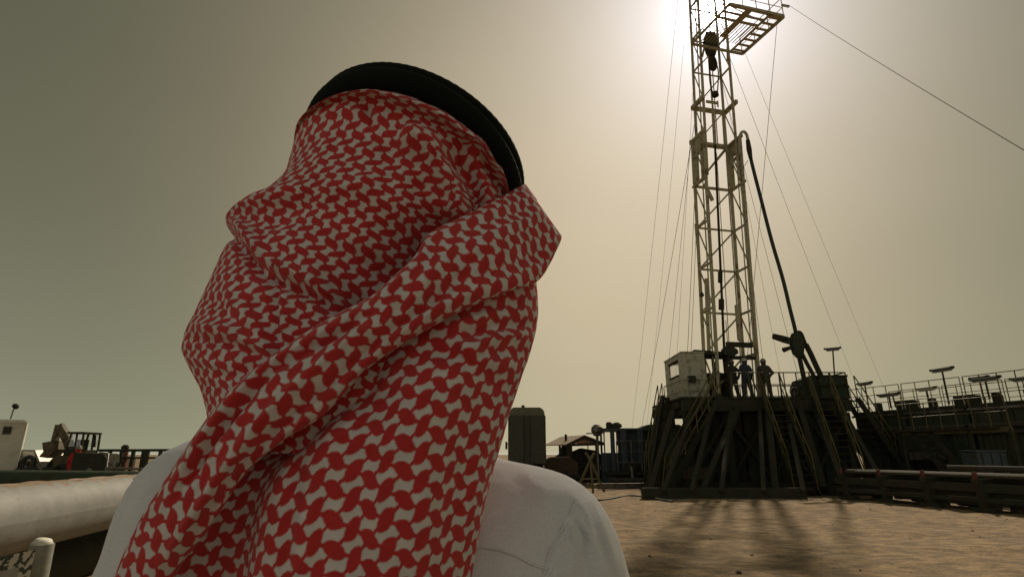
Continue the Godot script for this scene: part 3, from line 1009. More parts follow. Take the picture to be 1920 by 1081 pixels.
func make_mast() -> void:
	mast_base = Vector3(P(1374, 740, 26.0).x, FLOOR, -26.0)
	var o := thing("drilling_mast", mast_base, "tall lattice steel drilling mast with racking platform in front of the sun", "drilling mast")
	lattice(o, [FLOOR, 5.9, 8.0, 10.2, 12.4, 14.7, 17.25], 1.05, 1.05, 0.52, 0.065, 0.042)
	lattice(o, [14.9, 17.2, 19.35, 21.6, 23.7, 25.9, 28.2, 30.2], 0.9, 0.8, 0.42, 0.055, 0.036)
	# plated guide box where the upper section slides out of the lower
	for u in [-1.0, 1.0]:
		for w in [-1.0, 1.0]:
			bar(o, "guide_plate", mast(u, w * 0.78, 14.75, 1.07, 0.52), mast(u, w * 0.78, 17.3, 1.07, 0.52), 0.30, 0.03, M.mast)
		bar(o, "guide_plate", mast(u, -0.55, 16.85, 1.07, 0.52), mast(u, 0.55, 16.85, 1.07, 0.52), 0.03, 0.75, M.mast)
		bar(o, "guide_plate", mast(u, -0.5, 16.3, 1.09, 0.52), mast(u, 0.5, 16.3, 1.09, 0.52), 0.03, 0.22, M.mast)
		bar(o, "guide_beam", mast(u, -1.25, 14.7, 1.09, 0.52), mast(u, 1.25, 14.7, 1.09, 0.52), 0.12, 0.12, M.mast)
		bar(o, "guide_beam", mast(u, -1.25, 17.3, 1.09, 0.52), mast(u, 1.25, 17.3, 1.09, 0.52), 0.14, 0.16, M.mast)
		bar(o, "guide_beam", mast(u, -1.1, 19.35, 0.98, 0.47), mast(u, 1.3, 19.35, 0.98, 0.47), 0.16, 0.22, M.mast)
		rod(o, "jack_cylinder", mast(u * 0.8, -0.9, 17.3, 1.02, 0.52), mast(u * 0.95, -0.9, 19.3, 0.86, 0.5), 0.05, M.mast)
	bar(o, "guide_beam", mast(-1.12, -1, 17.25, 1.09, 0.52), mast(1.08, -1, 17.25, 1.09, 0.52), 0.12, 0.26, M.mast)
	bar(o, "guide_beam", mast(-1.05, -1, 14.7, 1.09, 0.52), mast(1.05, -1, 14.7, 1.09, 0.52), 0.1, 0.12, M.mast)
	bar(o, "guide_beam", mast(-1.05, -1, 19.35, 1.0, 0.47), mast(1.05, -1, 19.35, 1.0, 0.47), 0.14, 0.24, M.mast)
	bar(o, "cable_guide", mast(-0.25, -0.6, 19.75, 1.0, 0.47), mast(0.45, -0.6, 19.75, 1.0, 0.47), 0.08, 0.14, M.mast)
	bar(o, "cable_guide", mast(0.45, -0.6, 19.5, 1.0, 0.47), mast(0.45, -0.6, 19.9, 1.0, 0.47), 0.06, 0.06, M.mast)
	bar(o, "raising_strut", mast(-0.85, 0.1, 14.6, 1.02, 0.52), mast(-0.45, 0.1, 13.7, 1.02, 0.52), 0.16, 0.12, M.mast)
	# pipes and cylinders clamped to the legs
	bar(o, "cable_tray", mast(-0.98, -0.3, 6.0, 1.02, 0.52), mast(-0.92, -0.3, 9.6, 1.02, 0.52), 0.16, 0.12, M.mast)
	rod(o, "standpipe", mast(1.17, 0.6, FLOOR, 1.05, 0.52), mast(1.17, 0.6, 17.4, 1.05, 0.52), 0.05, M.mast)
	rod(o, "service_pipe", mast(0.82, -0.9, FLOOR, 1.05, 0.52), mast(0.82, -0.9, 16.5, 1.05, 0.52), 0.03, M.mast)
	rod(o, "service_pipe", mast(-0.6, -0.9, FLOOR, 1.05, 0.52), mast(-0.6, -0.9, 14.6, 1.05, 0.52), 0.026, M.mast)
	rod(o, "tong_counterweight", mast(0.5, 0.1, 6.6, 1.05, 0.52), mast(0.48, 0.1, 8.3, 1.05, 0.52), 0.11, M.mast)
	rod(o, "tong_line", mast(0.48, 0.1, 8.3, 1.05, 0.52), mast(0.5, 0.1, 14.6, 1.05, 0.52), 0.014, M.wire)
	rod(o, "jack_cylinder", mast(-1.35, 0.2, 9.9, 1.05, 0.52), mast(-1.45, 0.2, 12.3, 1.05, 0.52), 0.055, M.mast)
	rod(o, "bracket", mast(-1.45, 0.2, 12.3, 1.05, 0.52), mast(-0.95, -0.6, 12.4, 1.05, 0.52), 0.03, M.mast)
	rod(o, "bracket", mast(-1.35, 0.2, 9.9, 1.05, 0.52), mast(-0.95, -0.6, 10.2, 1.05, 0.52), 0.03, M.mast)
	rod(o, "hanging_rope", mast(-1.35, 0.2, 9.9, 1.05, 0.52), mast(-1.3, 0.2, 8.75, 1.05, 0.52), 0.014, M.wire)
	put(o, "rope_weight", lathe([V(0, -0.12), V(0.07, -0.1), V(0.1, 0), V(0.05, 0.1), V(0, 0.13)], 8), M.dark, Transform3D(Basis(), mast(-1.3, 0.2, 8.7, 1.05, 0.52)))
	for q in [[0.3, -0.95, 0.02], [-0.35, -0.95, 0.02], [1.02, 0.2, 0.03], [-0.96, 0.3, 0.028], [0.9, 0.9, 0.022]]:
		rod(o, "service_pipe", mast(q[0], q[1], FLOOR, 1.05, 0.52), mast(q[0], q[1], 16.8, 1.05, 0.52), q[2], M.mast)
	for q in [[0.4, -0.95, 0.03], [-0.4, -0.95, 0.03], [-0.9, 0.1, 0.035]]:
		rod(o, "service_pipe", mast(q[0], q[1], 17.0, 0.95, 0.45), mast(q[0], q[1], 28.0, 0.85, 0.45), q[2], M.mast)
	# ladder up the near right side
	for s in [0.55, 0.95]: rod(o, "ladder_rail", mast(1.04, s, FLOOR, 1.05, 0.52), mast(1.04, s, 17.0, 1.05, 0.52), 0.018, M.mast)
	for k in 36:
		var y := 4.1 + k * 0.36
		rod(o, "rung", mast(1.04, 0.55, y, 1.05, 0.52), mast(1.04, 0.95, y, 1.05, 0.52), 0.012, M.mast)
	# crown
	bar(o, "crown_beam", mast(-1.6, 0, 30.2, 0.75, 0.4), mast(1.6, 0, 30.2, 0.75, 0.4), 0.9, 0.3, M.mast)
	for k in 4:
		var c := mast(-0.45 + 0.3 * k, 0, 30.65, 0.75, 0.4)
		put(o, "sheave", lathe([V(0.1, -0.05), V(0.4, -0.05), V(0.34, 0), V(0.4, 0.05), V(0.1, 0.05)], 18), M.steel, Transform3D(Basis(Vector3(0, 0, 1), PI / 2), c))
	# racking platform
	var A := PY(1392, 101, 22.2)
	var B := PY(1470, 31, 22.2)
	var C := PY(1368, 8, 22.2)
	var D := PY(1366, 96, 22.2)
	var E := A + (C - B)
	bar(o, "platform_beam", A, B, 0.12, 0.14, M.mast)
	bar(o, "platform_beam", B, C, 0.14, 0.16, M.mast)
	bar(o, "platform_beam", C, E, 0.1, 0.12, M.mast)
	bar(o, "platform_beam", A, E, 0.1, 0.12, M.mast)
	var inner := A.lerp(E, 0.24)
	var outer := B.lerp(C, 0.24)
	bar(o, "platform_beam", inner, outer, 0.08, 0.1, M.mast)
	for k in 7:
		var t := (k + 0.5) / 7.0
		bar(o, "walkway_slat", A.lerp(B, t), inner.lerp(outer, t), 0.14, 0.03, M.mast)
	var cross0 := outer.lerp(inner, 0.3)
	var cross1 := C.lerp(E, 0.3)
	bar(o, "platform_beam", cross0, cross1, 0.1, 0.1, M.mast)
	bar(o, "platform_beam", outer.lerp(inner, 0.16), C.lerp(E, 0.16), 0.07, 0.1, M.mast)
	for k in 11:
		var t := (k + 1.0) / 13.0
		if k == 5: continue
		rod(o, "racking_finger", cross0.lerp(cross1, t), cross0.lerp(cross1, t) + (inner - outer) * (0.5 if k < 5 else 0.58), 0.026, M.mast)
	bar(o, "diving_board", outer.lerp(C, 0.5), inner.lerp(E, 0.5).lerp(outer.lerp(C, 0.5), 0.3), 0.34, 0.05, M.mast)
	for q in [[A, B, 4], [B, C, 5], [C, E, 4]]: handrail(o, q[0], q[1], q[2], 1.1, M.mast, 0.022, 1)
	rod(o, "platform_strut", B.lerp(A, 0.25), mast(1, 1, 25.9, 0.74, 0.4), 0.03, M.mast)
	rod(o, "platform_strut", C.lerp(E, 0.25), mast(-1, 1, 25.9, 0.74, 0.4), 0.03, M.mast)
	bar(o, "platform_beam", A.lerp(E, 0.3), mast(1, 1, 22.0, 0.76, 0.4), 0.08, 0.1, M.mast)
	bar(o, "platform_beam", E.lerp(A, 0.25), mast(-1, 1, 22.0, 0.76, 0.4), 0.08, 0.1, M.mast)
	bar(o, "escape_arm", B + Vector3(0, 0.7, 0), PY(1480, 12, 22.6), 0.09, 0.1, M.mast)
	# travelling block, hook and the drilling lines that carry it
	var tb := thing("travelling_block", mast(0.05, 0, 21.4, 0.8, 0.4), "travelling block with hook and links hanging inside the mast", "hoist block")
	var c0 := mast(0.08, 0, 23.2, 0.8, 0.4)
	put(tb, "block_case", prism([V(-0.24, 0.75), V(0.24, 0.75), V(0.34, 0.3), V(0.26, -0.35), V(0.14, -0.75), V(-0.14, -0.75), V(-0.26, -0.35), V(-0.34, 0.3)], 0.42), M.dark, Transform3D(Basis(), c0))
	put(tb, "hook", lathe([V(0.02, 0.5), V(0.12, 0.45), V(0.2, 0.2), V(0.24, -0.1), V(0.16, -0.4), V(0.05, -0.5)], 12), M.dark, Transform3D(Basis(), c0 + Vector3(0, -1.15, 0)))
	for s in [-1.0, 1.0]:
		var top := c0 + Vector3(s * 0.2, -1.2, 0)
		put(tb, "elevator_link", tube_mesh(curve_points([top, top + Vector3(s * 0.04, -0.5, 0), top + Vector3(s * 0.02 - 0.06, -1.2, 0), top + Vector3(-s * 0.08 - 0.08, -1.9, 0)], 4), 0.035, 7), M.dark)
	put(tb, "elevator", lathe([V(0.06, 0.14), V(0.17, 0.12), V(0.19, -0.1), V(0.08, -0.16)], 10), M.dark, Transform3D(Basis(), c0 + Vector3(-0.08, -3.15, 0)))
	for k in 6:
		var x := -0.2 + 0.08 * k
		rod(tb, "drilling_line", c0 + Vector3(x, 0.7, 0.05 * (k % 2)), mast(x * 1.5 + 0.05, 0, 30.5, 0.8, 0.4), 0.014, M.wire)
	# the string of pipe standing in the middle of the mast
	var ds := thing("drill_pipe", P(1359, 712, 26.1), "dark vertical drill pipe standing in the middle of the mast", "pipe")
	var top_ := P(1337, 205, 26.1)
	var bot := P(1362, 740, 26.1)
	rod(ds, "tube", bot, P(1341, 272, 26.1), 0.058, M.dark)
	rod(ds, "tube", P(1341, 272, 26.1), top_, 0.085, M.mast)
	rod(ds, "hanging_line", top_, P(1325, 60, 26.1), 0.05, M.mast)
	for q in [520, 571]:
		var a := P(1359 - (712 - q) * 0.043, q - 10.0, 26.1)
		rod(ds, "tool_joint", a, P(1359 - (712 - q) * 0.043, q + 9.0, 26.1), 0.11 if q == 520 else 0.13, M.dark)

func hose_and_swivel() -> void:
	var o := thing("rotary_hose", P(1395, 330, 25.6), "thick black rotary hose hanging from the bent pipe on the mast to the swivel", "hose")
	put(o, "gooseneck", tube_mesh(curve_points([P(1388, 290, 25.6), P(1387, 262, 25.6), P(1390, 249, 25.6), P(1396, 247, 25.6), P(1401, 254, 25.6), P(1403, 268, 25.6)], 5), 0.075, 10), M.mast)
	put(o, "coupling", tube_mesh([P(1402.5, 263, 25.6), P(1405, 280, 25.5), P(1408, 297, 25.4)], [0.1, 0.13, 0.09], 10), M.dark)
	put(o, "tube", tube_mesh(curve_points([P(1403, 268, 25.6), P(1410, 305, 25.5), P(1427, 372, 25.4), P(1447, 450, 25.2), P(1468, 522, 25.1), P(1482, 580, 25.0), P(1490, 612, 25.0), P(1493, 626, 25.0)], 6), 0.085, 10), M.hose)
	rod(o, "safety_chain", P(1403, 300, 25.5), P(1390, 320, 25.6), 0.015, M.wire)
	var s := thing("swivel", P(1512, 742, 25.0), "dark swivel with bail arms parked at a slant on the rig floor", "swivel")
	put(s, "swivel_body", tube_mesh([P(1491, 624, 25), P(1493, 632, 25), P(1495, 648, 25), P(1497, 662, 25), P(1499, 670, 25)], [0.16, 0.27, 0.31, 0.24, 0.12], 12), M.green)
	for q in [[[1489, 645], [1470, 639], [1450, 631]], [[1489, 638], [1472, 633], [1450, 629]], [[1487, 650], [1478, 653], [1469, 656]]]:
		var pts := []
		for z in q: pts.append(P(z[0], z[1], 24.9))
		put(s, "bail_arm", tube_mesh(pts, [0.07, 0.09, 0.11], 8), M.dark)
	put(s, "gooseneck", tube_mesh(curve_points([P(1490, 630, 25), P(1494, 623, 25), P(1502, 624, 25), P(1508, 638, 25), P(1513, 650, 25)], 4), 0.08, 8), M.dark)
	put(s, "kelly", tube_mesh([P(1499, 668, 25), P(1506, 700, 25), P(1514, 740, 25)], [0.1, 0.1, 0.1], 6), M.dark)
	put(s, "hose", tube_mesh(curve_points([P(1511, 645, 25), P(1520, 662, 25), P(1530, 684, 25), P(1540, 705, 25)], 4), 0.12, 8), M.dark)
	put(s, "hose", tube_mesh(curve_points([P(1503, 660, 25), P(1513, 680, 25), P(1526, 704, 25), P(1540, 735, 25)], 4), 0.09, 8), M.dark)

func make_substructure() -> void:
	var xl := P(1277, 750, 24.4).x
	var xr := P(1596, 750, 24.4).x
	var zc := -27.0
	var o := thing("rig_substructure", Vector3((xl + xr) * 0.5, 0, zc), "dark steel substructure carrying the rig floor", "rig floor")
	var y := FLOOR
	# deck: planks of steel plate on deep girders
	var n := 14
	for k in n:
		var a := lerpf(xl, xr, float(k) / n) + 0.01
		var b := lerpf(xl, xr, (k + 1.0) / n) - 0.01
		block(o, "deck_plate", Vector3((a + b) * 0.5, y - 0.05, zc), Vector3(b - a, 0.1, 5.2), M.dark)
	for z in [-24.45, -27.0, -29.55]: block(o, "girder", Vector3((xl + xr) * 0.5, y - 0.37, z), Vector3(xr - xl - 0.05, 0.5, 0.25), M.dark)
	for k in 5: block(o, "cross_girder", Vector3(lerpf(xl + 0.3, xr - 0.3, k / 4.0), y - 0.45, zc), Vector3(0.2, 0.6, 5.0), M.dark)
	for k in 5:
		var x := lerpf(xl + 0.25, xr - 0.25, k / 4.0)
		for z in [-24.6, -29.3]:
			bar(o, "column", Vector3(x, 0.3, z), Vector3(x, y - 0.7, z), 0.3, 0.3, M.dark)
			if k < 4:
				var x2 := lerpf(xl + 0.25, xr - 0.25, (k + 1) / 4.0)
				bar(o, "brace", Vector3(x, 0.5, z), Vector3(x2, y - 0.8, z), 0.14, 0.14, M.dark)
				bar(o, "brace", Vector3(x2, 0.5, z - 0.1), Vector3(x, y - 0.8, z - 0.1), 0.14, 0.14, M.dark)
	# raking legs that spread the load to the base
	for q in [[1262, 772, 1222, 915], [1385, 765, 1320, 918], [1440, 765, 1455, 918], [1500, 765, 1545, 915], [1560, 770, 1660, 905]]:
		bar(o, "raking_leg", P(q[0], q[1], 24.3), PY(q[2], q[3], 0.25), 0.22, 0.22, M.dark)
	# braces splaying forward and outward from the front of the floor
	for q in [1300, 1335, 1372, 1425, 1475, 1528, 1580]:
		bar(o, "splay_brace", P(q, 768, 24.35), PY(1410 + (q - 1410) * 1.5, 923, 0.2), 0.15, 0.18, M.dark)
	# base skids on the sand
	for q in [[1205, 934, 1510, 934], [1212, 920, 1640, 920]]:
		var a := PY(q[0], q[1], 0.0)
		var b := PY(q[2], q[3], 0.0)
		var zz := minf(a.z, b.z)
		bar(o, "base_skid", Vector3(a.x, 0.17, zz), Vector3(b.x, 0.17, zz), 0.35, 0.34, M.dark)
	for k in 6:
		var x := lerpf(xl - 0.2, xr, k / 5.0)
		bar(o, "base_skid", Vector3(x, 0.15, -21.2), Vector3(x, 0.15, -29.5), 0.3, 0.3, M.dark)
	# railing round the floor
	handrail(o, Vector3(xr - 3.6, y, -24.5), Vector3(xr, y, -24.5), 6, 1.05, M.dark, 0.026)
	handrail(o, Vector3(xr, y, -24.5), Vector3(xr, y, -29.4), 5, 1.05, M.dark, 0.026)
	handrail(o, Vector3(xl + 2.3, y, -24.5), Vector3(xl + 4.6, y, -24.5), 4, 1.05, M.yellow, 0.024)
	handrail(o, Vector3(xl + 2.0, y, -29.5), Vector3(xr, y, -29.5), 9, 1.05, M.dark, 0.024)
	# machinery under the floor
	var cellar := thing("blowout_preventer", P(1400, 915, 26.6) * Vector3(1, 0, 1), "dark stacked blowout preventer under the middle of the rig floor", "well head")
	var cx := cellar.position.x
	for k in 4: put(cellar, "preventer", lathe([V(0.0, -0.35), V(0.7, -0.35), V(0.75, -0.25), V(0.5, -0.2), V(0.5, 0.2), V(0.75, 0.25), V(0.7, 0.35), V(0, 0.35)], 16), M.dark, Transform3D(Basis(), Vector3(cx, 0.4 + k * 0.72, -26.6)))
	for k in 3: rod(cellar, "ram", Vector3(cx - 1.5, 0.75 + k * 0.75, -26.6), Vector3(cx + 1.5, 0.75 + k * 0.75, -26.6), 0.2, M.dark)
	var spots := [[1262, 1345, 25.4, 2.25, 2.2, "green skid tank under the left part of the rig floor", "skid_tank", "green"], [1342, 1398, 25.0, 3.0, 1.4, "dark control cabinet under the rig floor beside the well head", "control_cabinet", "dark"],
		[1402, 1478, 24.9, 3.0, 1.6, "dark hydraulic unit under the rig floor right of the well head", "hydraulic_unit", "dark"], [1482, 1606, 25.2, 2.95, 2.6, "large dark water tank under the right part of the rig floor", "water_tank", "green"]]
	for s in spots:
		var a := P(s[0], 850, s[2]).x
		var b := P(s[1], 850, s[2]).x
		var t := thing(s[6], Vector3((a + b) * 0.5, 0, -s[2] - s[4] * 0.5), s[5], "equipment")
		block(t, "case", Vector3((a + b) * 0.5, s[3] * 0.5 + 0.15, -s[2] - s[4] * 0.5), Vector3(b - a, s[3], s[4]), M[s[7]])
		for e in [0.1, 0.9]: block(t, "skid", Vector3(lerpf(a, b, e), 0.08, -s[2] - s[4] * 0.5), Vector3(0.16, 0.15, s[4]), M.dark)
		for k in 3: block(t, "rib", Vector3(lerpf(a, b, 0.2 + 0.3 * k), s[3] * 0.5 + 0.15, -s[2] + 0.03), Vector3(0.07, s[3] * 0.96, 0.06), M.dark)
		block(t, "lid", Vector3((a + b) * 0.5, s[3] + 0.2, -s[2] - s[4] * 0.5), Vector3(b - a + 0.06, 0.1, s[4] + 0.06), M.dark)
	# crates and bundles low at the front, before the skid
	var cr_ := thing("equipment_box", PY(1310, 918, 0.3) * Vector3(1, 0, 1), "flat brown box standing on the rig base beside the left stairs", "box")
	var ep := PY(1310, 921, 0.0)
	block(cr_, "case", ep + Vector3(0, 0.65, 0), Vector3(0.95, 0.36, 0.6), M.wood)
	block(cr_, "lid", ep + Vector3(0, 0.86, 0), Vector3(1.0, 0.06, 0.64), M.wood)
	for e in [-0.4, 0.4]: block(cr_, "foot", ep + Vector3(e, 0.24, 0), Vector3(0.1, 0.5, 0.5), M.dark)

func make_floor_things() -> void:
	var y := FLOOR
	# driller's cabin
	var x0 := P(1281, 700, 25.0).x
	var x1 := x0 + 1.02
	var z0 := -25.0
	var z1 := -27.9
	var yb := P(1281, 752, 25.0).y
	var yt := P(1281, 661, 25.0).y
	var o := thing("driller_cabin", Vector3((x0 + x1) * 0.5, yb, (z0 + z1) * 0.5), "pale metal driller cabin with an open window standing on the rig floor", "cabin")
	# left wall with the window: boards round the opening
	var wa := z0 - 0.62
	var wb := z0 - 2.15
	var wy0 := yb + 1.2
	var wy1 := yb + 1.92
	block(o, "wall", Vector3(x0 + 0.03, (yb + wy0) * 0.5, (z0 + z1) * 0.5), Vector3(0.06, wy0 - yb, z0 - z1), M.cab_paint)
	block(o, "wall", Vector3(x0 + 0.03, (wy1 + yt) * 0.5, (z0 + z1) * 0.5), Vector3(0.06, yt - wy1, z0 - z1), M.cab_paint)
	block(o, "wall", Vector3(x0 + 0.03, (wy0 + wy1) * 0.5, (z0 + wa) * 0.5), Vector3(0.06, wy1 - wy0, z0 - wa), M.cab_paint)
	block(o, "wall", Vector3(x0 + 0.03, (wy0 + wy1) * 0.5, (z1 + wb) * 0.5), Vector3(0.06, wy1 - wy0, wb - z1), M.cab_paint)
	var win := bar(o, "window", Vector3(x0 - 0.02, wy0 + 0.02, wb), Vector3(x0 - 0.02, wy0 + 0.02, wa), 0.06, 0.06, M.dark)
	bar(win, "frame", Vector3(x0 - 0.02, wy1 - 0.04, wb), Vector3(x0 - 0.02, wy1 - 0.04, wa), 0.06, 0.1, M.dark)
	block(win, "pane", Vector3(x0 + 0.03, (wy0 + wy1) * 0.5, (wa + wb) * 0.5), Vector3(0.008, wy1 - wy0, wa - wb), M.glass)
	# front wall, far wall with a large opening, right wall with a doorway
	block(o, "wall", Vector3((x0 + x1) * 0.5 + 0.03, (yb + yt) * 0.5, z0 - 0.03), Vector3(x1 - x0 - 0.06, yt - yb, 0.06), M.cab_paint)
	block(o, "wall", Vector3((x0 + x1) * 0.5 + 0.03, yb + 0.45, z1 + 0.03), Vector3(x1 - x0 - 0.06, 0.9, 0.06), M.cab_paint)
	block(o, "wall", Vector3((x0 + x1) * 0.5 + 0.03, yt - 0.06, z1 + 0.03), Vector3(x1 - x0 - 0.06, 0.12, 0.06), M.cab_paint)
	block(o, "wall", Vector3(x1 - 0.03, yt - 0.06, (z0 + z1) * 0.5), Vector3(0.06, 0.12, z0 - z1 - 0.12), M.cab_paint)
	block(o, "wall", Vector3(x1 - 0.03, (yb + yt) * 0.5, z0 - 0.4), Vector3(0.06, yt - yb - 0.26, 0.6), M.cab_paint)
	block(o, "corner_post", Vector3(x1 - 0.04, (yb + yt) * 0.5, z1 + 0.04), Vector3(0.07, yt - yb - 0.02, 0.07), M.cab_paint)
	block(o, "roof", Vector3((x0 + x1) * 0.5, yt + 0.03, (z0 + z1) * 0.5), Vector3(x1 - x0 + 0.08, 0.06, z0 - z1 + 0.08), M.cab_paint)
	block(o, "door_panel", Vector3(x0 + 0.55, yb + 0.95, z0 + 0.02), Vector3(0.55, 1.8, 0.03), M.cab_paint)
	block(o, "control_box", Vector3(x0 + 0.35, yb + 0.95, z0 + 0.1), Vector3(0.28, 0.3, 0.2), M.dark)
	block(o, "sill_beam", Vector3((x0 + x1) * 0.5 - 0.15, yb - 0.16, (z0 + z1) * 0.5), Vector3(x1 - x0 + 0.5, 0.3, z0 - z1 + 0.3), M.dark)
	handrail(o, Vector3(x0 - 0.12, yb, z0 + 0.05), Vector3(x0 - 0.12, yb, z1), 3, 0.95, M.mast, 0.024)
	handrail(o, Vector3(x0 - 0.12, yb, z0 + 0.12), Vector3(x1, yb, z0 + 0.12), 4, 0.95, M.mast, 0.024)
	for q in [[0.1, -25.2], [0.1, -27.6], [0.95, -27.6]]: bar(o, "leg", Vector3(x0 + q[0], 0.0, q[1]), Vector3(x0 + q[0], yb - 0.3, q[1]), 0.18, 0.18, M.dark)
	bar(o, "brace", Vector3(x0 + 0.1, yb - 0.3, -25.25), Vector3(x0 + 1.4, 1.9, -25.25), 0.13, 0.13, M.dark)
	bar(o, "brace", Vector3(x0 + 1.4, yb - 0.3, -25.35), Vector3(x0 + 0.1, 1.9, -25.35), 0.13, 0.13, M.dark)
	bar(o, "brace", Vector3(x0 + 0.05, 2.6, -25.2), Vector3(x0 + 0.05, 2.6, -27.6), 0.1, 0.1, M.dark)
	# canopy beam and hoist to the right of the cabin
	var h := thing("drawworks", P(1330, 745, 27.0) * Vector3(1, 0, 1) + Vector3(0, y, 0), "dark drawworks with brake levers behind the driller cabin", "winch")
	var bx := h.position.x
	put(h, "drum", unit_rod, M.dark, along(Vector3(bx - 0.7, y + 0.7, -27.2), Vector3(bx + 0.7, y + 0.7, -27.2), 0.45, 0.45))
	for s in [-0.75, 0.75]: put(h, "drum_flange", unit_rod, M.dark, along(Vector3(bx + s - 0.05, y + 0.7, -27.2), Vector3(bx + s + 0.05, y + 0.7, -27.2), 0.68, 0.68))
	block(h, "frame", Vector3(bx, y + 0.2, -27.2), Vector3(2.0, 0.4, 1.4), M.dark)
	for k in 4:
		var x := bx - 0.5 + 0.35 * k
		rod(h, "lever", Vector3(x, y, -26.2), Vector3(x + 0.1 * (k - 1), y + 1.1 + 0.2 * (k % 2), -26.4), 0.03, M.dark)
		block(h, "gauge_box", Vector3(x, y + 1.15, -26.5), Vector3(0.22, 0.3, 0.15), M.dark)
	var cn := thing("canopy_beam", P(1335, 745, 25.6) * Vector3(1, 0, 1) + Vector3(0, y, 0), "dark roof beam on slim posts between the cabin and the mast", "canopy")
	bar(cn, "beam", P(1300, 660, 25.6), P(1357, 664, 25.6), 0.3, 0.2, M.dark)
	bar(cn, "beam", P(1313, 669, 25.8), P(1418, 671, 25.8), 0.14, 0.16, M.dark)
	for q in [1318, 1339, 1347, 1362]: rod(cn, "post", Vector3(P(q, 700, 25.8).x, y, -25.8), Vector3(P(q, 700, 25.8).x, P(q, 668, 25.8).y, -25.8), 0.06 if q != 1362 else 0.1, M.dark)
	for q in [[1326, 742, 1344, 672], [1345, 742, 1337, 672]]: rod(cn, "brace", P(q[0], q[1], 25.9), P(q[2], q[3], 25.9), 0.05, M.mast)
	var hb := thing("hydraulic_tong", P(1367, 664, 25.4), "dark power tong hanging beside the drill pipe above the workers", "power tong")
	put(hb, "jaw", prism([V(-0.3, -0.1), V(0.1, -0.2), V(0.36, -0.05), V(0.34, 0.12), V(0.12, 0.28), V(-0.16, 0.3), V(-0.32, 0.15)], 0.3), M.dark, Transform3D(Basis(), P(1368, 661, 25.3)))
	rod(hb, "arm", P(1368, 664, 25.3), P(1361, 700, 25.3), 0.06, M.dark)
	rod(hb, "hanger", P(1366, 655, 25.3), P(1361, 600, 25.3), 0.016, M.wire)
	bar(hb, "beam", P(1362, 645, 25.5), P(1411, 647, 25.5), 0.16, 0.22, M.dark)
	# box and lamp on the right of the floor
	var rb := thing("mud_box", P(1556, 745, 25.0) * Vector3(1, 0, 1) + Vector3(0, y, 0), "dark square mud box beside the parked swivel on the rig floor", "box")
	var rc := P(1556, 726, 25.2)
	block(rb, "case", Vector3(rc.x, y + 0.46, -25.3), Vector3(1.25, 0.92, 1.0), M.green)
	block(rb, "lid", Vector3(rc.x, y + 0.95, -25.3), Vector3(1.32, 0.07, 1.06), M.dark)
	block(rb, "band", Vector3(rc.x, y + 0.5, -24.78), Vector3(1.27, 0.06, 0.04), M.dark)
	var rd := thing("rotary_drive", P(1512, 745, 25.2) * Vector3(1, 0, 1) + Vector3(0, y, 0), "dark drive housing at the foot of the parked swivel", "machine")
	put(rd, "housing", prism([V(-0.45, 0), V(0.5, 0), V(0.5, 0.7), V(0.2, 1.0), V(-0.3, 0.8)], 0.9), M.green, Transform3D(Basis(), Vector3(P(1512, 740, 25.3).x, y, -25.4)))
	rod(rd, "shaft", Vector3(P(1490, 740, 25).x, y + 0.3, -25.2), Vector3(P(1530, 740, 25).x, y + 0.3, -25.2), 0.2, M.dark)
	var vv := thing("gate_valve", P(1490, 745, 24.8) * Vector3(1, 0, 1) + Vector3(0, y, 0), "small dark gate valve with a hand wheel at the edge of the rig floor", "valve")
	var wr := []
	for k in 14: wr.append(P(1490, 733, 24.8) + Vector3(cos(TAU * k / 14), sin(TAU * k / 14), 0) * 0.16)
	put(vv, "wheel", tube_mesh(wr, 0.025, 6, true), M.steel)
	rod(vv, "stem", Vector3(P(1490, 740, 24.8).x, y, -24.8), P(1490, 733, 24.8), 0.03, M.steel)
	# stairs
	stair("floor_stair", Vector3(P(1342, 745, 24.2).x, y, -24.0), PY(1247, 923, 0.0), Vector3(0, 0, 0.9), 15, "yellow railed stair going down to the left below the driller cabin")
	stair("floor_stair", Vector3(x0 - 0.5, yb, -27.2), PY(1213, 912, 0.0), Vector3(0, 0, 0.8), 15, "yellow railed stair behind the driller cabin, next to the mud pumps")
	var t2 := P(1445, 745, 24.3)
	stair("floor_stair", Vector3(t2.x, y, -24.2), Vector3(P(1508, 876, 21.5).x, 0.0, -21.5), Vector3(0.75, 0, 0.25), 15, "yellow railed stair coming down in front of the standing worker")
	var t3 := P(1543, 745, 24.3)
	stair("floor_stair", Vector3(t3.x, y, -24.3), Vector3(P(1602, 876, 21.2).x, 0.0, -21.2), Vector3(0.75, 0, 0.25), 15, "yellow railed stair coming down below the dark mud box")
	var t4 := P(1600, 745, 25.5)
	stair("floor_stair", Vector3(t4.x, y, -25.6), Vector3(P(1718, 850, 24.0).x, 0.0, -24.6), Vector3(0, 0, 0.85), 14, "dark wide stair from the rig floor towards the mud tanks")
	# lattice ramp legs seen at the far left of the substructure
	var an := thing("a_frame", PY(1228, 915, 0.0), "dark leaning support frame between the mud pumps and the rig", "support frame")
	for q in [[1243, 742, 1215, 910], [1252, 745, 1236, 908]]: bar(an, "leg", P(q[0], q[1], 26.0), PY(q[2], q[3] + 8, 0.0), 0.16, 0.16, M.dark)
	for k in 3: bar(an, "strut", P(1243, 742, 26.0).lerp(PY(1215, 918, 0.0), 0.25 + 0.25 * k), P(1252, 745, 26.0).lerp(PY(1236, 916, 0.0), 0.25 + 0.25 * k), 0.09, 0.09, M.dark)

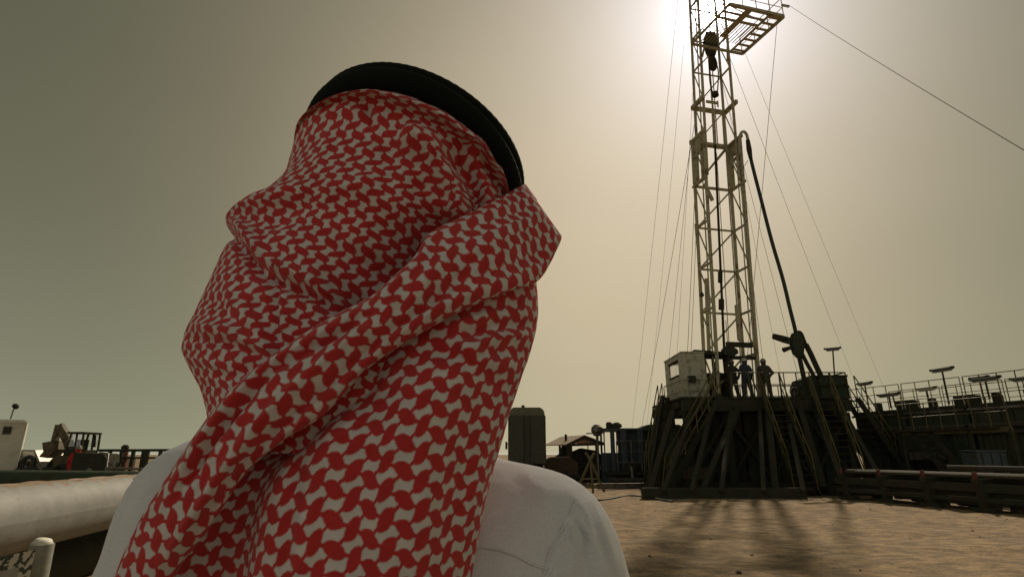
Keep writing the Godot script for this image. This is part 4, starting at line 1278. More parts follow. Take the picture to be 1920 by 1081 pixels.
# ---------------------------------------------------------------- wires
func wire(a: Vector3, b: Vector3, sag: float, r: float, label: String) -> void:
	var pts := []
	for k in 15:
		var t := k / 14.0
		pts.append(a.lerp(b, t) - Vector3(0, sag * 4.0 * t * (1.0 - t), 0))
	var o := put(self, numbered("guy_wire"), tube_mesh(pts, r, 5), M.wire)
	tag(o, label, "wire", "guy wires of the mast")

func make_wires() -> void:
	var crown := mast(0, 0, 30.0, 0.7, 0.4)
	wire(mast(-1.6, -1, 30.0, 0.7, 0.4), PY(1177, 872, 0.0), 0.7, 0.012, "long guy wire from the mast top down behind the mud pumps, farthest from the mast")
	wire(mast(-1.1, 0.6, 19.3, 0.98, 0.47), PY(1189, 876, 0.0), 0.35, 0.015, "guy wire from the middle platform of the mast down to the mud pumps")
	wire(mast(-1.15, -0.8, 17.2, 1.05, 0.52), PY(1232, 878, 0.0), 0.2, 0.012, "thin line from the plated guide of the mast down behind the driller cabin")
	wire(mast(-1.0, -1, 14.7, 1.05, 0.52), P(1285, 745, 29.5), 0.12, 0.013, "line from the plated guide of the mast to the driller cabin")
	wire(mast(-1.05, -1, 12.4, 1.05, 0.52), P(1292, 745, 29.3), 0.1, 0.012, "short line from the lower mast to the back of the rig floor")
	wire(PY(1480, 10, 22.5), PY(1920, 262, 8.0) + (PY(1920, 262, 8.0) - PY(1480, 10, 22.5)) * 0.9, 0.3, 0.009, "escape line from the racking platform slanting down far to the right")
	wire(PY(1458, 38, 22.1), P(1395, 745, 29.5), 0.0, 0.013, "line from the racking platform corner down into the mast foot")
	wire(mast(1.2, -1, 25.0, 0.74, 0.4), PY(1663, 868, 0.0), 0.3, 0.012, "guy wire from the upper mast down to the mud tanks")
	wire(mast(1.1, -1, 21.6, 0.76, 0.4), PY(1545, 885, 0.0), 0.3, 0.012, "guy wire from the racking platform height down behind the swivel")
	wire(mast(1.2, -0.4, 17.3, 1.05, 0.52), P(1440, 745, 29.5), 0.1, 0.012, "line from the plated guide of the mast down behind the standing worker")

func more_wires() -> void:
	wire(mast(-1.2, -1, 25.9, 0.85, 0.4), PY(1205, 876, 0.0), 0.4, 0.009, "thin guy wire from the upper mast down beside the mud pumps")
	wire(mast(-1.1, 0, 22.0, 0.9, 0.4), PY(1255, 882, 0.0), 0.3, 0.009, "thin guy wire from the travelling block height down behind the driller cabin")
	wire(mast(1.2, -1, 28.0, 0.85, 0.4), PY(1720, 872, 0.0), 0.5, 0.009, "thin guy wire from the mast top to beyond the mud tanks")
	wire(mast(1.1, -0.5, 19.3, 0.98, 0.47), PY(1500, 885, 0.0), 0.25, 0.009, "thin guy wire from the middle platform down behind the rotary hose")

# ---------------------------------------------------------------- tanks, lamps, pipes on the right
func strip_light(foot: Vector3, top: Vector3, dir: Vector3, length: float, label: String, two := false) -> void:
	var o := thing("strip_light", foot, label, "lamp", "strip lights on poles")
	rod(o, "pole", foot, top, 0.032, M.dark)
	if two: rod(o, "pole", foot + dir * 0.25, top + dir * 0.2, 0.03, M.dark)
	var n := dir.normalized()
	var prof := [V(-0.1, 0.0), V(-0.08, -0.04), V(0.08, -0.04), V(0.1, 0.0), V(0.06, 0.06), V(-0.06, 0.06)]
	var s := n.cross(Vector3.UP).normalized()
	var b := Basis(s, n.cross(s).normalized() * -1.0, n)
	put(o, "lamp_housing", prism(prof, length), M.lamp, Transform3D(b, top + Vector3(0, 0.05, 0)))
	for e in [-1.0, 1.0]: put(o, "end_cap", prism([V(-0.07, 0.0), V(0.07, 0.0), V(0.05, 0.07), V(-0.05, 0.07)], 0.08), M.dark, Transform3D(b, top + Vector3(0, 0.05, 0) + n * e * (length * 0.5 + 0.04)))
	for e in [-0.04, 0.04]: rod(o, "lamp_tube", top + s * e - n * length * 0.45 - Vector3(0, 0.02, 0), top + s * e + n * length * 0.45 - Vector3(0, 0.02, 0), 0.02, M.tube_glass)

func make_tanks() -> void:
	# three mud tanks end to end, the row comes nearer to the right
	var a := Vector3(P(1612, 851, 26.5).x, 0, -26.5)
	var b := Vector3(P(1985, 851, 19.5).x, 0, -19.5)
	var dir := (b - a).normalized()
	var side := Vector3(-dir.z, 0, dir.x)          # towards the camera
	if side.z < 0: side = -side
	var turn := atan2(-dir.z, dir.x)
	var len_ := (b - a).length()
	var h := 3.2
	var names := ["dark mud tank next to the rig stairs, pipes along its rim", "dark mud tank in the middle of the row, with a short stair", "grey-green mud tank at the end of the row"]
	for k in 3:
		var p := a.lerp(b, k / 3.0) + dir * 0.06
		var q := a.lerp(b, (k + 1) / 3.0) - dir * 0.06
		var l := (q - p).length()
		var o := thing("mud_tank", (p + q) * 0.5 - side * 1.3, names[k], "tank", "row of mud tanks")
		var c := (p + q) * 0.5 - side * 1.3
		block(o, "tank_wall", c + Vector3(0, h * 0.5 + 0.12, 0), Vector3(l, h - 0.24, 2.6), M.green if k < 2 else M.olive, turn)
		block(o, "rim", c + Vector3(0, h, 0), Vector3(l + 0.05, 0.12, 2.7), M.dark, turn)
		block(o, "skid", c + Vector3(0, 0.06, 0), Vector3(l, 0.12, 2.2), M.dark, turn)
		for r in 6: block(o, "rib", p.lerp(q, (r + 0.5) / 6.0) + side * 0.04 + Vector3(0, h * 0.5, 0), Vector3(0.1, h * 0.85, 0.1), M.green, turn)
		bar(o, "rim_pipe", p + side * 0.12 + Vector3(0, h - 0.14, 0), q + side * 0.12 + Vector3(0, h - 0.14, 0), 0.09, 0.09, M.steel)
		rod(o, "flow_pipe", p + side * 0.2 + Vector3(0, h - 0.75, 0), q + side * 0.2 + Vector3(0, h - 0.75, 0), 0.09, M.pipe_steel)
		rod(o, "flow_pipe", p + side * 0.16 + Vector3(0, h - 1.0, 0), p.lerp(q, 0.75) + side * 0.16 + Vector3(0, h - 1.0, 0), 0.06, M.pipe_steel)
		# railing along both edges
		for e in [0.0, -2.5]: handrail(o, p + side * e + Vector3(0, h + 0.06, 0), q + side * e + Vector3(0, h + 0.06, 0), 5, 1.05, M.mast if k < 2 else M.yellow, 0.02, 2)
		block(o, "agitator", c + dir * 0.5 + Vector3(0, h + 0.28, 0), Vector3(0.7, 0.45, 0.6), M.dark, turn)
		rod(o, "agitator_motor", c + dir * -0.9 + Vector3(0, h + 0.06, 0), c + dir * -0.9 + Vector3(0, h + 0.5, 0), 0.16, M.dark)
	# walkway with yellow rails hung on the front of the tanks
	var w := thing("walkway", a.lerp(b, 0.3) + side * 0.9, "yellow railed walkway along the front of the mud tanks", "walkway")
	var w0 := P(1690, 808, 22.6)
	var w1 := P(1898, 812, 18.7)
	w1.y = w0.y
	for k in 12: bar(w, "deck_plank", w0.lerp(w1, (k + 0.04) / 12.0) + Vector3(0, -0.03, -0.3), w0.lerp(w1, (k + 0.96) / 12.0) + Vector3(0, -0.03, -0.3), 0.7, 0.05, M.dark)
	bar(w, "edge_beam", w0 + Vector3(0, -0.08, 0.06), w1 + Vector3(0, -0.08, 0.06), 0.05, 0.16, M.yellow)
	handrail(w, w0, w1, 8, 1.0, M.yellow, 0.018, 1)
	for k in 4: bar(w, "leg", Vector3(w0.x, 0, w0.z).lerp(Vector3(w1.x, 0, w1.z), k / 3.0), w0.lerp(w1, k / 3.0) + Vector3(0, -0.05, 0), 0.1, 0.1, M.dark)
	stair("walkway_stair", w0.lerp(w1, 0.18), Vector3(P(1836, 890, 19.6).x, 0, -19.8), Vector3(0.15, 0, 0.7), 8, "short dark stair from the walkway down to the pipe rack", false)
	# shaker house, a box half way along
	var sh := thing("shale_shaker", a.lerp(b, 0.42) + side * 0.35, "dark shale shaker box between the walkway and the mud tanks", "machine")
	var sc := a.lerp(b, 0.42) + side * 0.3
	block(sh, "case", sc + Vector3(0, 1.9, 0), Vector3(1.5, 1.02, 0.52), M.dark, turn)
	block(sh, "chute", sc + Vector3(0, 1.35, 0.2), Vector3(1.1, 0.3, 0.5), M.steel, turn)
	for e in [-0.6, 0.6]: block(sh, "leg", sc + dir * e + Vector3(0, 0.7, 0), Vector3(0.12, 1.4, 0.3), M.dark, turn)
	# pale container between tanks and pipe rack
	var pc := thing("storage_bin", Vector3(P(1868, 880, 19.0).x, 0, -19.3), "grey-blue storage bin standing before the last mud tank", "bin")
	var px_ := P(1862, 850, 19.0).x
	block(pc, "case", Vector3(px_, 0.75, -19.4), Vector3(0.95, 1.5, 0.7), M.blue)
	block(pc, "lid", Vector3(px_, 1.53, -19.4), Vector3(1.0, 0.06, 0.75), M.blue)
	for e in [-0.3, 0.0, 0.3]: block(pc, "rib", Vector3(px_ + e, 0.75, -19.03), Vector3(0.06, 1.4, 0.04), M.blue)
	# strip lights on poles: [pole foot x, y, pole top x, y, distance, length, label, two poles]
	var up := h + 0.06
	for q in [
		[1628, 775, 1622, 721, 26.0, 0.85, "strip light on a short pole between the rig stair and the mud tanks", false],
		[1668, 772, 1667, 742, 23.6, 1.15, "large strip light on two short poles above the first mud tank", true],
		[1745, 768, 1738, 731, 24.4, 0.95, "strip light half hidden behind the mud tank railing", false],
		[1785, 768, 1767, 695, 21.8, 0.98, "strip light on the tallest thin pole above the mud tanks", false],
		[1866, 768, 1848, 713, 19.6, 1.1, "strip light with a bright rim on a pole over the last mud tank", false],
		[1851, 768, 1837, 711, 21.5, 0.7, "strip light behind the bright rimmed one over the last mud tank", false],
		[1940, 768, 1922, 712, 19.0, 0.9, "strip light at the far end of the mud tank row", false]]:
		var top := P(q[2], q[3], q[4])
		strip_light(Vector3(top.x, up, top.z), top, (dir * 0.9 + side * 0.15).normalized(), q[5] * 0.86, q[6], q[7])
	var ft := P(1555, 655, 25.2)
	strip_light(Vector3(P(1567, 715, 25.2).x, FLOOR + 0.98, -25.2), P(1562, 656, 25.2), Vector3(1, 0, 0.7), 0.55, "short strip light on a pole over the dark mud box")

func make_pipe_rack() -> void:
	# long rack of drill pipe, nearer to the camera at its right end
	var a := Vector3(P(1606, 935, 20.3).x, 0, -20.3)
	var b := Vector3(P(1990, 935, 14.6).x, 0, -13.9)
	var dir := (b - a).normalized()
	var side := Vector3(-dir.z, 0, dir.x)
	if side.z < 0: side = -side
	var o := thing("pipe_rack", a.lerp(b, 0.5), "low dark steel pipe rack in front of the mud tanks", "pipe rack")
	var h := 0.78
	for k in 5:
		var c := a.lerp(b, 0.06 + 0.22 * k)
		for e in [-0.7, 0.7]:
			bar(o, "leg", c + side * e, c + side * e + Vector3(0, h - 0.1, 0), 0.2, 0.2, M.dark)
			bar(o, "foot", c + side * e - dir * 0.3 + Vector3(0, 0.05, 0), c + side * e + dir * 0.3 + Vector3(0, 0.05, 0), 0.25, 0.1, M.dark)
		bar(o, "cross_beam", c - side * 0.9 + Vector3(0, h - 0.05, 0), c + side * 0.9 + Vector3(0, h - 0.05, 0), 0.16, 0.14, M.dark)
		bar(o, "stop_post", c + side * 0.85 + Vector3(0, h, 0), c + side * 0.85 + Vector3(0, h + 0.2, 0), 0.08, 0.08, M.red_paint)
	for e in [-0.72, 0.72]: bar(o, "side_beam", a + side * e + Vector3(0, h - 0.2, 0), b + side * e + Vector3(0, h - 0.2, 0), 0.1, 0.2, M.dark)
	bar(o, "low_beam", a + side * 0.72 + Vector3(0, 0.28, 0), b + side * 0.72 + Vector3(0, 0.28, 0), 0.08, 0.12, M.dark)
	rng.seed = 77
	for k in 7:
		var e := -0.62 + 0.21 * k
		var s0 := rng.randf_range(0.0, 0.06)
		var s1 := 1.0 - rng.randf_range(0.0, 0.02)
		var t := thing("drill_pipe", a.lerp(b, 0.5) + side * e + Vector3(0, h + 0.1, 0), ["grey drill pipe lying on the rack, first from the open side", "grey drill pipe lying on the rack, second from the open side", "grey drill pipe lying on the rack, third from the open side", "grey drill pipe lying on the rack, fourth from the open side", "grey drill pipe lying on the rack, fifth from the open side", "grey drill pipe lying on the rack, sixth from the open side", "grey drill pipe lying on the rack nearest the mud tanks"][6 - k], "pipe", "drill pipes on the rack")
		var p := a.lerp(b, s0) + side * e + Vector3(0, h + 0.085, 0)
		var q := a.lerp(b, s1) + side * e + Vector3(0, h + 0.085, 0)
		rod(t, "tube", p, q, 0.045 if k == 6 else 0.06, M.pipe_steel)
		for z in [[p, 1.0], [q, -1.0]]: rod(t, "tool_joint", z[0], z[0] + dir * z[1] * 0.35, 0.075, M.pipe_steel)
	for k in 6:
		var e := -0.5 + 0.2 * k
		var t := thing("drill_pipe", a.lerp(b, 0.5) + side * e + Vector3(0, 0.2, 0), ["dark pipe on the low tier under the rack, outermost", "dark pipe on the low tier under the rack, second from the open side", "dark pipe on the low tier under the rack, third from the open side", "dark pipe on the low tier under the rack, fourth from the open side", "dark pipe on the low tier under the rack, fifth from the open side", "dark pipe on the low tier under the rack, next to the mud tanks"][5 - k], "pipe", "pipes on the low tier of the rack")
		var p := a.lerp(b, 0.02 + 0.02 * (k % 3)) + side * e + Vector3(0, 0.36, 0)
		var q := a.lerp(b, 0.98 - 0.015 * (k % 2)) + side * e + Vector3(0, 0.36, 0)
		rod(t, "tube", p, q, 0.085, M.dark)
		rod(t, "tool_joint", p, p + dir * 0.3, 0.1, M.dark)
	# things lying under and behind the rack
	var lo := [[0.28, 0.95, 0.35, 0.05, "thin pipe lying low in front of the pipe rack"], [0.45, 0.8, 0.5, 0.06, "short pipe lying on the sand under the pipe rack"], [0.58, 1.0, 0.15, 0.05, "rusty pipe lying on the sand under the middle of the pipe rack"]]
	for q in lo:
		var t := thing("loose_pipe", a.lerp(b, (q[0] + q[1]) * 0.5) + side * q[2], q[4], "pipe", "loose pipes under the rack")
		var p0: Vector3 = a.lerp(b, q[0]) + side * q[2] + Vector3(0, 0.12 + q[3], 0)
		var p1: Vector3 = a.lerp(b, q[1]) + side * (q[2] + 0.1) + Vector3(0, 0.12 + q[3], 0)
		rod(t, "tube", p0, p1, q[3], M.pipe_steel)
		rod(t, "collar", p0, p0 + dir * 0.2, q[3] * 1.35, M.steel)
		for e in [0.2, 0.8]: block(t, "timber", p0.lerp(p1, e) * Vector3(1, 0, 1) + Vector3(0, 0.06, 0), Vector3(0.12, 0.12, 0.5), M.wood)
	var g := thing("pipe_rack_rail", a.lerp(b, 0.6) - side * 1.4, "second long pipe on trestles behind the pipe rack", "pipe")
	rod(g, "tube", a.lerp(b, 0.34) - side * 1.5 + Vector3(0, 1.02, 0), b - side * 1.5 + Vector3(0, 1.02, 0), 0.08, M.pipe_steel)
	for k in 4: bar(g, "trestle", a.lerp(b, 0.36 + 0.2 * k) - side * 1.5, a.lerp(b, 0.36 + 0.2 * k) - side * 1.5 + Vector3(0, 0.94, 0), 0.14, 0.14, M.dark)
	# equipment between rack and rig: timber mats and a coil
	var mt := thing("timber_mat", PY(1560, 925, 0.0), "dark timber mat on the sand between the rig base and the pipe rack", "mat")
	for k in 5: block(mt, "timber", PY(1560, 925, 0.0) + Vector3(0, 0.14, -0.5 + 0.28 * k), Vector3(3.2, 0.26, 0.26), M.wood)

# ---------------------------------------------------------------- workers
func worker(at: Vector3, turn: float, pose: Dictionary, cloth_m: Material, hat: Material, label: String) -> void:
	var o := thing("person", at, label, "person", "rig workers")
	o.rotation.y = turn
	var J := {"hip": 0.92, "neck": 1.45}
	var b := [[Vector3(0, 1.6, 0), Vector3(0, 1.66, 0.01), 0.09, 0.095], [Vector3(0, 1.44, 0), Vector3(0, 1.58, 0), 0.055, 0.055],
		[Vector3(-0.1, 1.38, 0), Vector3(0.1, 1.38, 0), 0.1, 0.1], [Vector3(-0.06, 1.35, 0), Vector3(-0.05, 0.98, 0), 0.12, 0.115], [Vector3(0.06, 1.35, 0), Vector3(0.05, 0.98, 0), 0.12, 0.115]]
	for s in [-1.0, 1.0]:
		var sh := Vector3(s * 0.19, 1.39, 0)
		var arm: Array = pose["r" if s > 0 else "l"]
		b.append_array([[sh, arm[0], 0.062, 0.05], [arm[0], arm[1], 0.05, 0.038], [arm[1], arm[1] + (arm[1] - arm[0]).normalized() * 0.1, 0.042, 0.035]])
		var hip := Vector3(s * 0.09, 0.93, 0)
		var kn := Vector3(s * (0.11 + pose.spread), 0.5, -0.02)
		var an := Vector3(s * (0.12 + pose.spread * 1.6), 0.09, 0.02)
		b.append_array([[hip, kn, 0.1, 0.072], [kn, an, 0.072, 0.06], [an + Vector3(0, -0.03, 0.02), an + Vector3(s * 0.03, -0.04, -0.14), 0.055, 0.045]])
	for q in b:
		q[2] *= 1.22
		q[3] *= 1.22
	var m := blob(b, 0.025, 0.05)
	var X := o.global_transform
	put(o, "body", smooth_mesh(m[0], m[1]), cloth_m, X)
	put(o, "head", lathe([V(0, -0.13), V(0.05, -0.12), V(0.085, -0.06), V(0.1, 0.02), V(0.095, 0.08), V(0.05, 0.12), V(0, 0.13)], 12), M.skin, X * Transform3D(Basis(), Vector3(0, 1.635, -0.008)))
	put(o, "hard_hat", lathe([V(0.0, 0.13), V(0.06, 0.12), V(0.11, 0.07), V(0.128, 0.0), V(0.15, -0.015), V(0.15, -0.03), V(0.12, -0.03)], 14), hat, X * Transform3D(Basis(), Vector3(0, 1.69, -0.005)))
	for s in [-1.0, 1.0]: put(o, "boot", prism([V(-0.06, -0.2), V(0.06, -0.2), V(0.065, 0.0), V(0.05, 0.1), V(-0.05, 0.1), V(-0.065, 0.0)], 0.1), M.rubber, X * Transform3D(Basis(Vector3.RIGHT, PI / 2), Vector3(s * (0.13 + pose.spread * 1.6), 0.05, 0.0)))

func make_workers() -> void:
	var y := FLOOR
	var down := {"l": [Vector3(-0.26, 1.12, 0.03), Vector3(-0.25, 0.88, -0.06)], "r": [Vector3(0.26, 1.12, 0.03), Vector3(0.25, 0.88, -0.06)], "spread": 0.03}
	var hips := {"l": [Vector3(-0.26, 1.12, 0.04), Vector3(-0.24, 0.9, -0.04)], "r": [Vector3(0.33, 1.14, 0.06), Vector3(0.2, 0.99, -0.03)], "spread": 0.03}
	var reach := {"l": [Vector3(-0.25, 1.12, 0.0), Vector3(-0.22, 0.9, -0.12)], "r": [Vector3(0.42, 1.28, -0.1), Vector3(0.58, 1.34, -0.25)], "spread": 0.04}
	var wide := {"l": [Vector3(-0.3, 1.15, 0.05), Vector3(-0.3, 0.95, -0.1)], "r": [Vector3(0.3, 1.15, 0.05), Vector3(0.3, 0.95, -0.1)], "spread": 0.05}
	worker(Vector3(P(1439, 740, 25.4).x, y, -25.4), -0.3, hips, M.khaki, M.hat_grey, "worker in dark clothes and hard hat standing right of the mast, hand on hip")
	worker(Vector3(P(1403, 740, 25.2).x, y, -25.2), 0.1, wide, M.navy, M.hat_white, "worker in navy coverall and pale hard hat standing inside the mast foot")
	worker(Vector3(P(1378, 740, 25.6).x, y, -25.6), 0.2, reach, M.khaki, M.hat_grey, "worker with one arm stretched out beside the drill pipe")
	worker(Vector3(P(1345, 740, 27.8).x, y, -27.6), -0.6, down, M.khaki, M.hat_grey, "worker standing at the brake levers between cabin and drill pipe")
	var r := P(153, 868, 27.0)
	worker(Vector3(r.x, 0.0, -26.6), 0.5, down, M.red_cloth, M.hat_grey, "person in bright red coverall walking beside the backhoe")

# ---------------------------------------------------------------- wheels
func wheel(o: Node3D, c: Vector3, r: float, w: float, axis: Vector3) -> void:
	var n := axis.normalized()
	var s := n.cross(Vector3.UP).normalized()
	var b := Basis(s, n, s.cross(n))
	var t := put(o, "wheel", lathe([V(r * 0.55, -w * 0.5), V(r * 0.9, -w * 0.5), V(r, -w * 0.32), V(r, w * 0.32), V(r * 0.9, w * 0.5), V(r * 0.55, w * 0.5)], 22), M.rubber, Transform3D(b, c))
	put(t, "rim", lathe([V(0.0, -w * 0.36), V(r * 0.3, -w * 0.4), V(r * 0.36, -w * 0.2), V(r * 0.57, -w * 0.3), V(r * 0.57, w * 0.3), V(r * 0.36, w * 0.2), V(r * 0.3, w * 0.4), V(0, w * 0.36)], 18), M.steel, Transform3D(b, c))

# ---------------------------------------------------------------- between the man and the rig
func make_middle() -> void:
	# box truck, seen from behind over the man's shoulder
	var d := 27.0
	var xl := P(938, 800, d).x
	var x0 := P(953, 800, d).x
	var x1 := P(1023, 800, d).x
	var yt := P(990, 763, d).y
	var o := thing("box_truck", Vector3((x0 + x1) * 0.5, 0, -d - 3.0), "dark olive box truck with rounded roof edge standing behind the man's shoulder", "truck")
	var w := x1 - x0
	var hh := yt - 1.0
	put(o, "cargo_box", prism([V(-w * 0.5 + 0.03, 0), V(w * 0.5 - 0.03, 0), V(w * 0.5 - 0.03, hh - 0.25), V(w * 0.5 - 0.1, hh - 0.1), V(w * 0.5 - 0.25, hh), V(-w * 0.5 + 0.25, hh), V(-w * 0.5 + 0.1, hh - 0.1), V(-w * 0.5 + 0.03, hh - 0.25)], 5.5), M.olive_light, Transform3D(Basis(), Vector3((x0 + x1) * 0.5, 1.0, -d - 2.85)))
	for s in 2:
		var dx := w * (0.255 if s else -0.255)
		var dr := block(o, "rear_door", Vector3((x0 + x1) * 0.5 + dx, 1.0 + (hh - 0.35) * 0.5, -d - 0.05), Vector3(w * 0.5, hh - 0.4, 0.07), M.olive)
		for k in 3: block(dr, "hinge", Vector3((x0 + x1) * 0.5 + dx * 1.9, 1.4 + k * (hh - 1.0) * 0.45, -d), Vector3(0.06, 0.16, 0.06), M.dark)
		rod(dr, "lock_rod", Vector3((x0 + x1) * 0.5 + dx * 0.3, 1.1, -d + 0.02), Vector3((x0 + x1) * 0.5 + dx * 0.3, 1.0 + hh - 0.45, -d + 0.02), 0.02, M.dark)
	block(o, "bumper", Vector3((x0 + x1) * 0.5, 0.75, -d), Vector3(w, 0.18, 0.12), M.dark)
	block(o, "chassis", Vector3((x0 + x1) * 0.5, 0.85, -d - 3.6), Vector3(w * 0.6, 0.25, 7.4), M.dark)
	block(o, "cab", Vector3((x0 + x1) * 0.5, 1.75, -d - 6.6), Vector3(w * 0.96, 1.9, 1.7), M.olive_light)
	rod(o, "vent", Vector3(P(981, 760, d).x, yt - 0.02, -d - 0.4), Vector3(P(981, 760, d).x, yt + 0.12, -d - 0.4), 0.08, M.dark)
	for s in [-1.0, 1.0]:
		for z in [1.3, 6.4]: wheel(o, Vector3((x0 + x1) * 0.5 + s * w * 0.4, 0.48, -d - z), 0.48, 0.3, Vector3(1, 0, 0))
		put(o, "mirror", prism([V(-0.06, -0.2), V(0.06, -0.2), V(0.06, 0.2), V(-0.06, 0.2)], 0.06), M.dark, Transform3D(Basis(), Vector3((x0 + x1) * 0.5 + s * (w * 0.5 + 0.14), 1.9, -d - 5.7)))
		rod(o, "mirror_arm", Vector3((x0 + x1) * 0.5 + s * (w * 0.47), 2.0, -d - 5.75), Vector3((x0 + x1) * 0.5 + s * (w * 0.5 + 0.14), 1.95, -d - 5.7), 0.02, M.dark)
	# open shelter with a gabled tin roof
	d = 31.0
	var rp := P(1096, 815, d)
	var el := P(1020, 830, d)
	var er := P(1133, 829, d)
	var s := thing("shelter", Vector3(rp.x, 0, -d - 1.5), "open shelter with a low rusty tin roof on posts beside the mud pumps", "shelter")
	var ridge0 := Vector3(rp.x, rp.y, -d)
	var ridge1 := Vector3(P(1052, 818, 36.0).x, P(1052, 818, 36.0).y, -36.0)
	var eave := P(1060, 833, d)
	for k in 6:
		var t0 := k / 6.0
		var t1 := (k + 0.97) / 6.0
		for q in [[P(1133, 829, d), Vector3(1.9, -0.38, 0)], [eave, Vector3.ZERO]]:
			var e0: Vector3 = q[0]
			var e1 := e0 + (ridge1 - ridge0)
			var st := SurfaceTool.new()
			st.begin(Mesh.PRIMITIVE_TRIANGLES)
			st.set_smooth_group(-1)
			var A := ridge0.lerp(ridge1, t0)
			var B := ridge0.lerp(ridge1, t1)
			var C := e0.lerp(e1, t1)
			var D := e0.lerp(e1, t0)
			var th := Vector3(0, -0.05, 0)
			quad(st, A, B, C, D, Vector3.UP)
			quad(st, A + th, B + th, C + th, D + th, Vector3.DOWN)
			quad(st, D, C, C + th, D + th, Vector3(0, -1, 1))
			quad(st, A, D, D + th, A + th, Vector3(0, 0, 1))
			quad(st, B, C, C + th, B + th, Vector3(0, 0, -1))
			st.generate_normals()
			put(s, "roof_sheet", st.commit(), M.roof)
	bar(s, "rafter", ridge0 + Vector3(0, -0.12, 0.02), P(1133, 829, d) + Vector3(0, -0.1, 0.02), 0.08, 0.14, M.wood)
	bar(s, "rafter", ridge0 + Vector3(0, -0.12, 0.02), eave + Vector3(0, -0.1, 0.02), 0.08, 0.14, M.wood)
	bar(s, "tie_beam", P(1064, 832, d) + Vector3(0, -0.05, -0.05), P(1130, 830, d) + Vector3(0, -0.05, -0.05), 0.1, 0.14, M.wood)
	for q in [[1068, 31.2, 0.28], [1119, 31.2, 0.13], [1103, 31.4, 0.05], [1050, 35.5, 0.13]]:
		var x := P(q[0], 851, q[1]).x
		bar(s, "post", Vector3(x, 0, -q[1]), Vector3(x, P(q[0], 834, q[1]).y, -q[1]), q[2], q[2], M.wood)
	# engine under the shelter
	var eg := thing("pump_engine", Vector3(P(1095, 870, 32.0).x, 0, -32.5), "dark engine block under the tin roof of the shelter", "engine")
	var ex := P(1095, 870, 32.0).x
	put(eg, "engine_hood", prism([V(-1.5, 0.4), V(1.2, 0.4), V(1.2, 1.2), V(0.7, 1.62), V(-0.1, 1.75), V(-0.6, 1.55), V(-0.7, 1.9), V(-1.1, 1.9), V(-1.2, 1.5), V(-1.5, 1.3)], 1.3), M.dark, Transform3D(Basis(), Vector3(ex, 0, -32.5)))
	block(eg, "skid", Vector3(ex, 0.2, -32.5), Vector3(3.2, 0.4, 1.5), M.dark)
	rod(eg, "exhaust", Vector3(ex - 0.9, 1.8, -32.5), Vector3(ex - 0.9, 2.5, -32.5), 0.07, M.dark)
	wheel(eg, Vector3(ex + 0.6, 0.75, -31.75), 0.5, 0.2, Vector3(0, 0, 1))
	# parked machine low between truck and shelter
	var lm := thing("compressor", Vector3(P(1040, 880, 30.0).x, 0, -30.0), "low dark brown compressor between the truck and the shelter", "compressor")
	var lx := P(1045, 880, 29.0).x
	put(lm, "hood", prism([V(-1.0, 0.45), V(1.0, 0.45), V(1.0, 1.05), V(0.6, 1.3), V(-0.3, 1.3), V(-1.0, 1.0)], 1.3), M.wood, Transform3D(Basis(), Vector3(lx, 0, -29.5)))
	block(lm, "frame", Vector3(lx, 0.38, -29.5), Vector3(2.2, 0.16, 1.2), M.dark)
	for z in [-0.6, 0.6]: wheel(lm, Vector3(lx + 0.3, 0.32, -29.5 + z), 0.32, 0.18, Vector3(0, 0, 1))
	rod(lm, "drawbar", Vector3(lx - 1.0, 0.4, -29.5), Vector3(lx - 1.7, 0.2, -29.5), 0.05, M.dark)
	# T post
	var tp := thing("marker_post", PY(1057, 902, 0.0), "thin red marker post with a short crossbar in front of the shelter", "post")
	var tb := PY(1057, 902, 0.0)
	rod(tp, "stake", tb, Vector3(tb.x, P(1057, 856, -tb.z).y, tb.z), 0.035, M.red_paint)
	bar(tp, "crossbar", Vector3(tb.x - 0.12, P(1057, 856, -tb.z).y, tb.z), Vector3(tb.x + 0.12, P(1057, 856, -tb.z).y, tb.z), 0.08, 0.08, M.red_paint)
	# yellow tripod
	var tf := PY(1108, 922, 0.0)
	var tri_ := thing("pipe_tripod", tf, "yellow steel tripod stand in front of the dark engine", "tripod")
	var apex := P(1107, 862, -tf.z)
	for q in [[-0.62, 0.2], [0.02, 0.5], [0.55, -0.1]]: bar(tri_, "leg", apex, tf + Vector3(q[0], 0, q[1]), 0.08, 0.08, M.yellow)
	put(tri_, "cradle", prism([V(-0.22, 0.28), V(-0.05, 0.0), V(0.05, 0.0), V(0.22, 0.28), V(0.14, 0.3), V(0, 0.1), V(-0.14, 0.3)], 0.12), M.yellow, Transform3D(Basis(), apex))
	bar(tri_, "strut", apex.lerp(tf + Vector3(-0.62, 0, 0.2), 0.6), apex.lerp(tf + Vector3(0.55, 0, -0.1), 0.6), 0.05, 0.05, M.yellow)
	# mud pump house: tanks with railings, windows and a valve tree behind the rig's left foot
	d = 29.0
	var a := P(1131, 851, d).x
	var b := P(1262, 851, d).x
	var h := P(1190, 806, d).y
	var pm := thing("mud_pump_unit", Vector3((a + b) * 0.5, 0, -d - 1.4), "dark blue mud pump unit with pale railings left of the rig", "pump unit")
	block(pm, "roof", Vector3((a + b) * 0.5, h + 0.05, -d - 1.4), Vector3(b - a, 0.1, 2.8), M.blue)
	for q in [[0.0, 0.045], [0.12, 0.2], [0.28, 0.28], [0.52, 0.3], [0.97, 0.12]]: block(pm, "wall_post", Vector3(lerpf(a, b, q[0]) + 0.1, h * 0.5, -d - 0.1), Vector3(q[1], h, 0.14), M.blue)
	block(pm, "wall_panel", Vector3(lerpf(a, b, 0.62), h * 0.5, -d - 0.6), Vector3((b - a) * 0.74, h - 0.02, 0.1), M.blue)
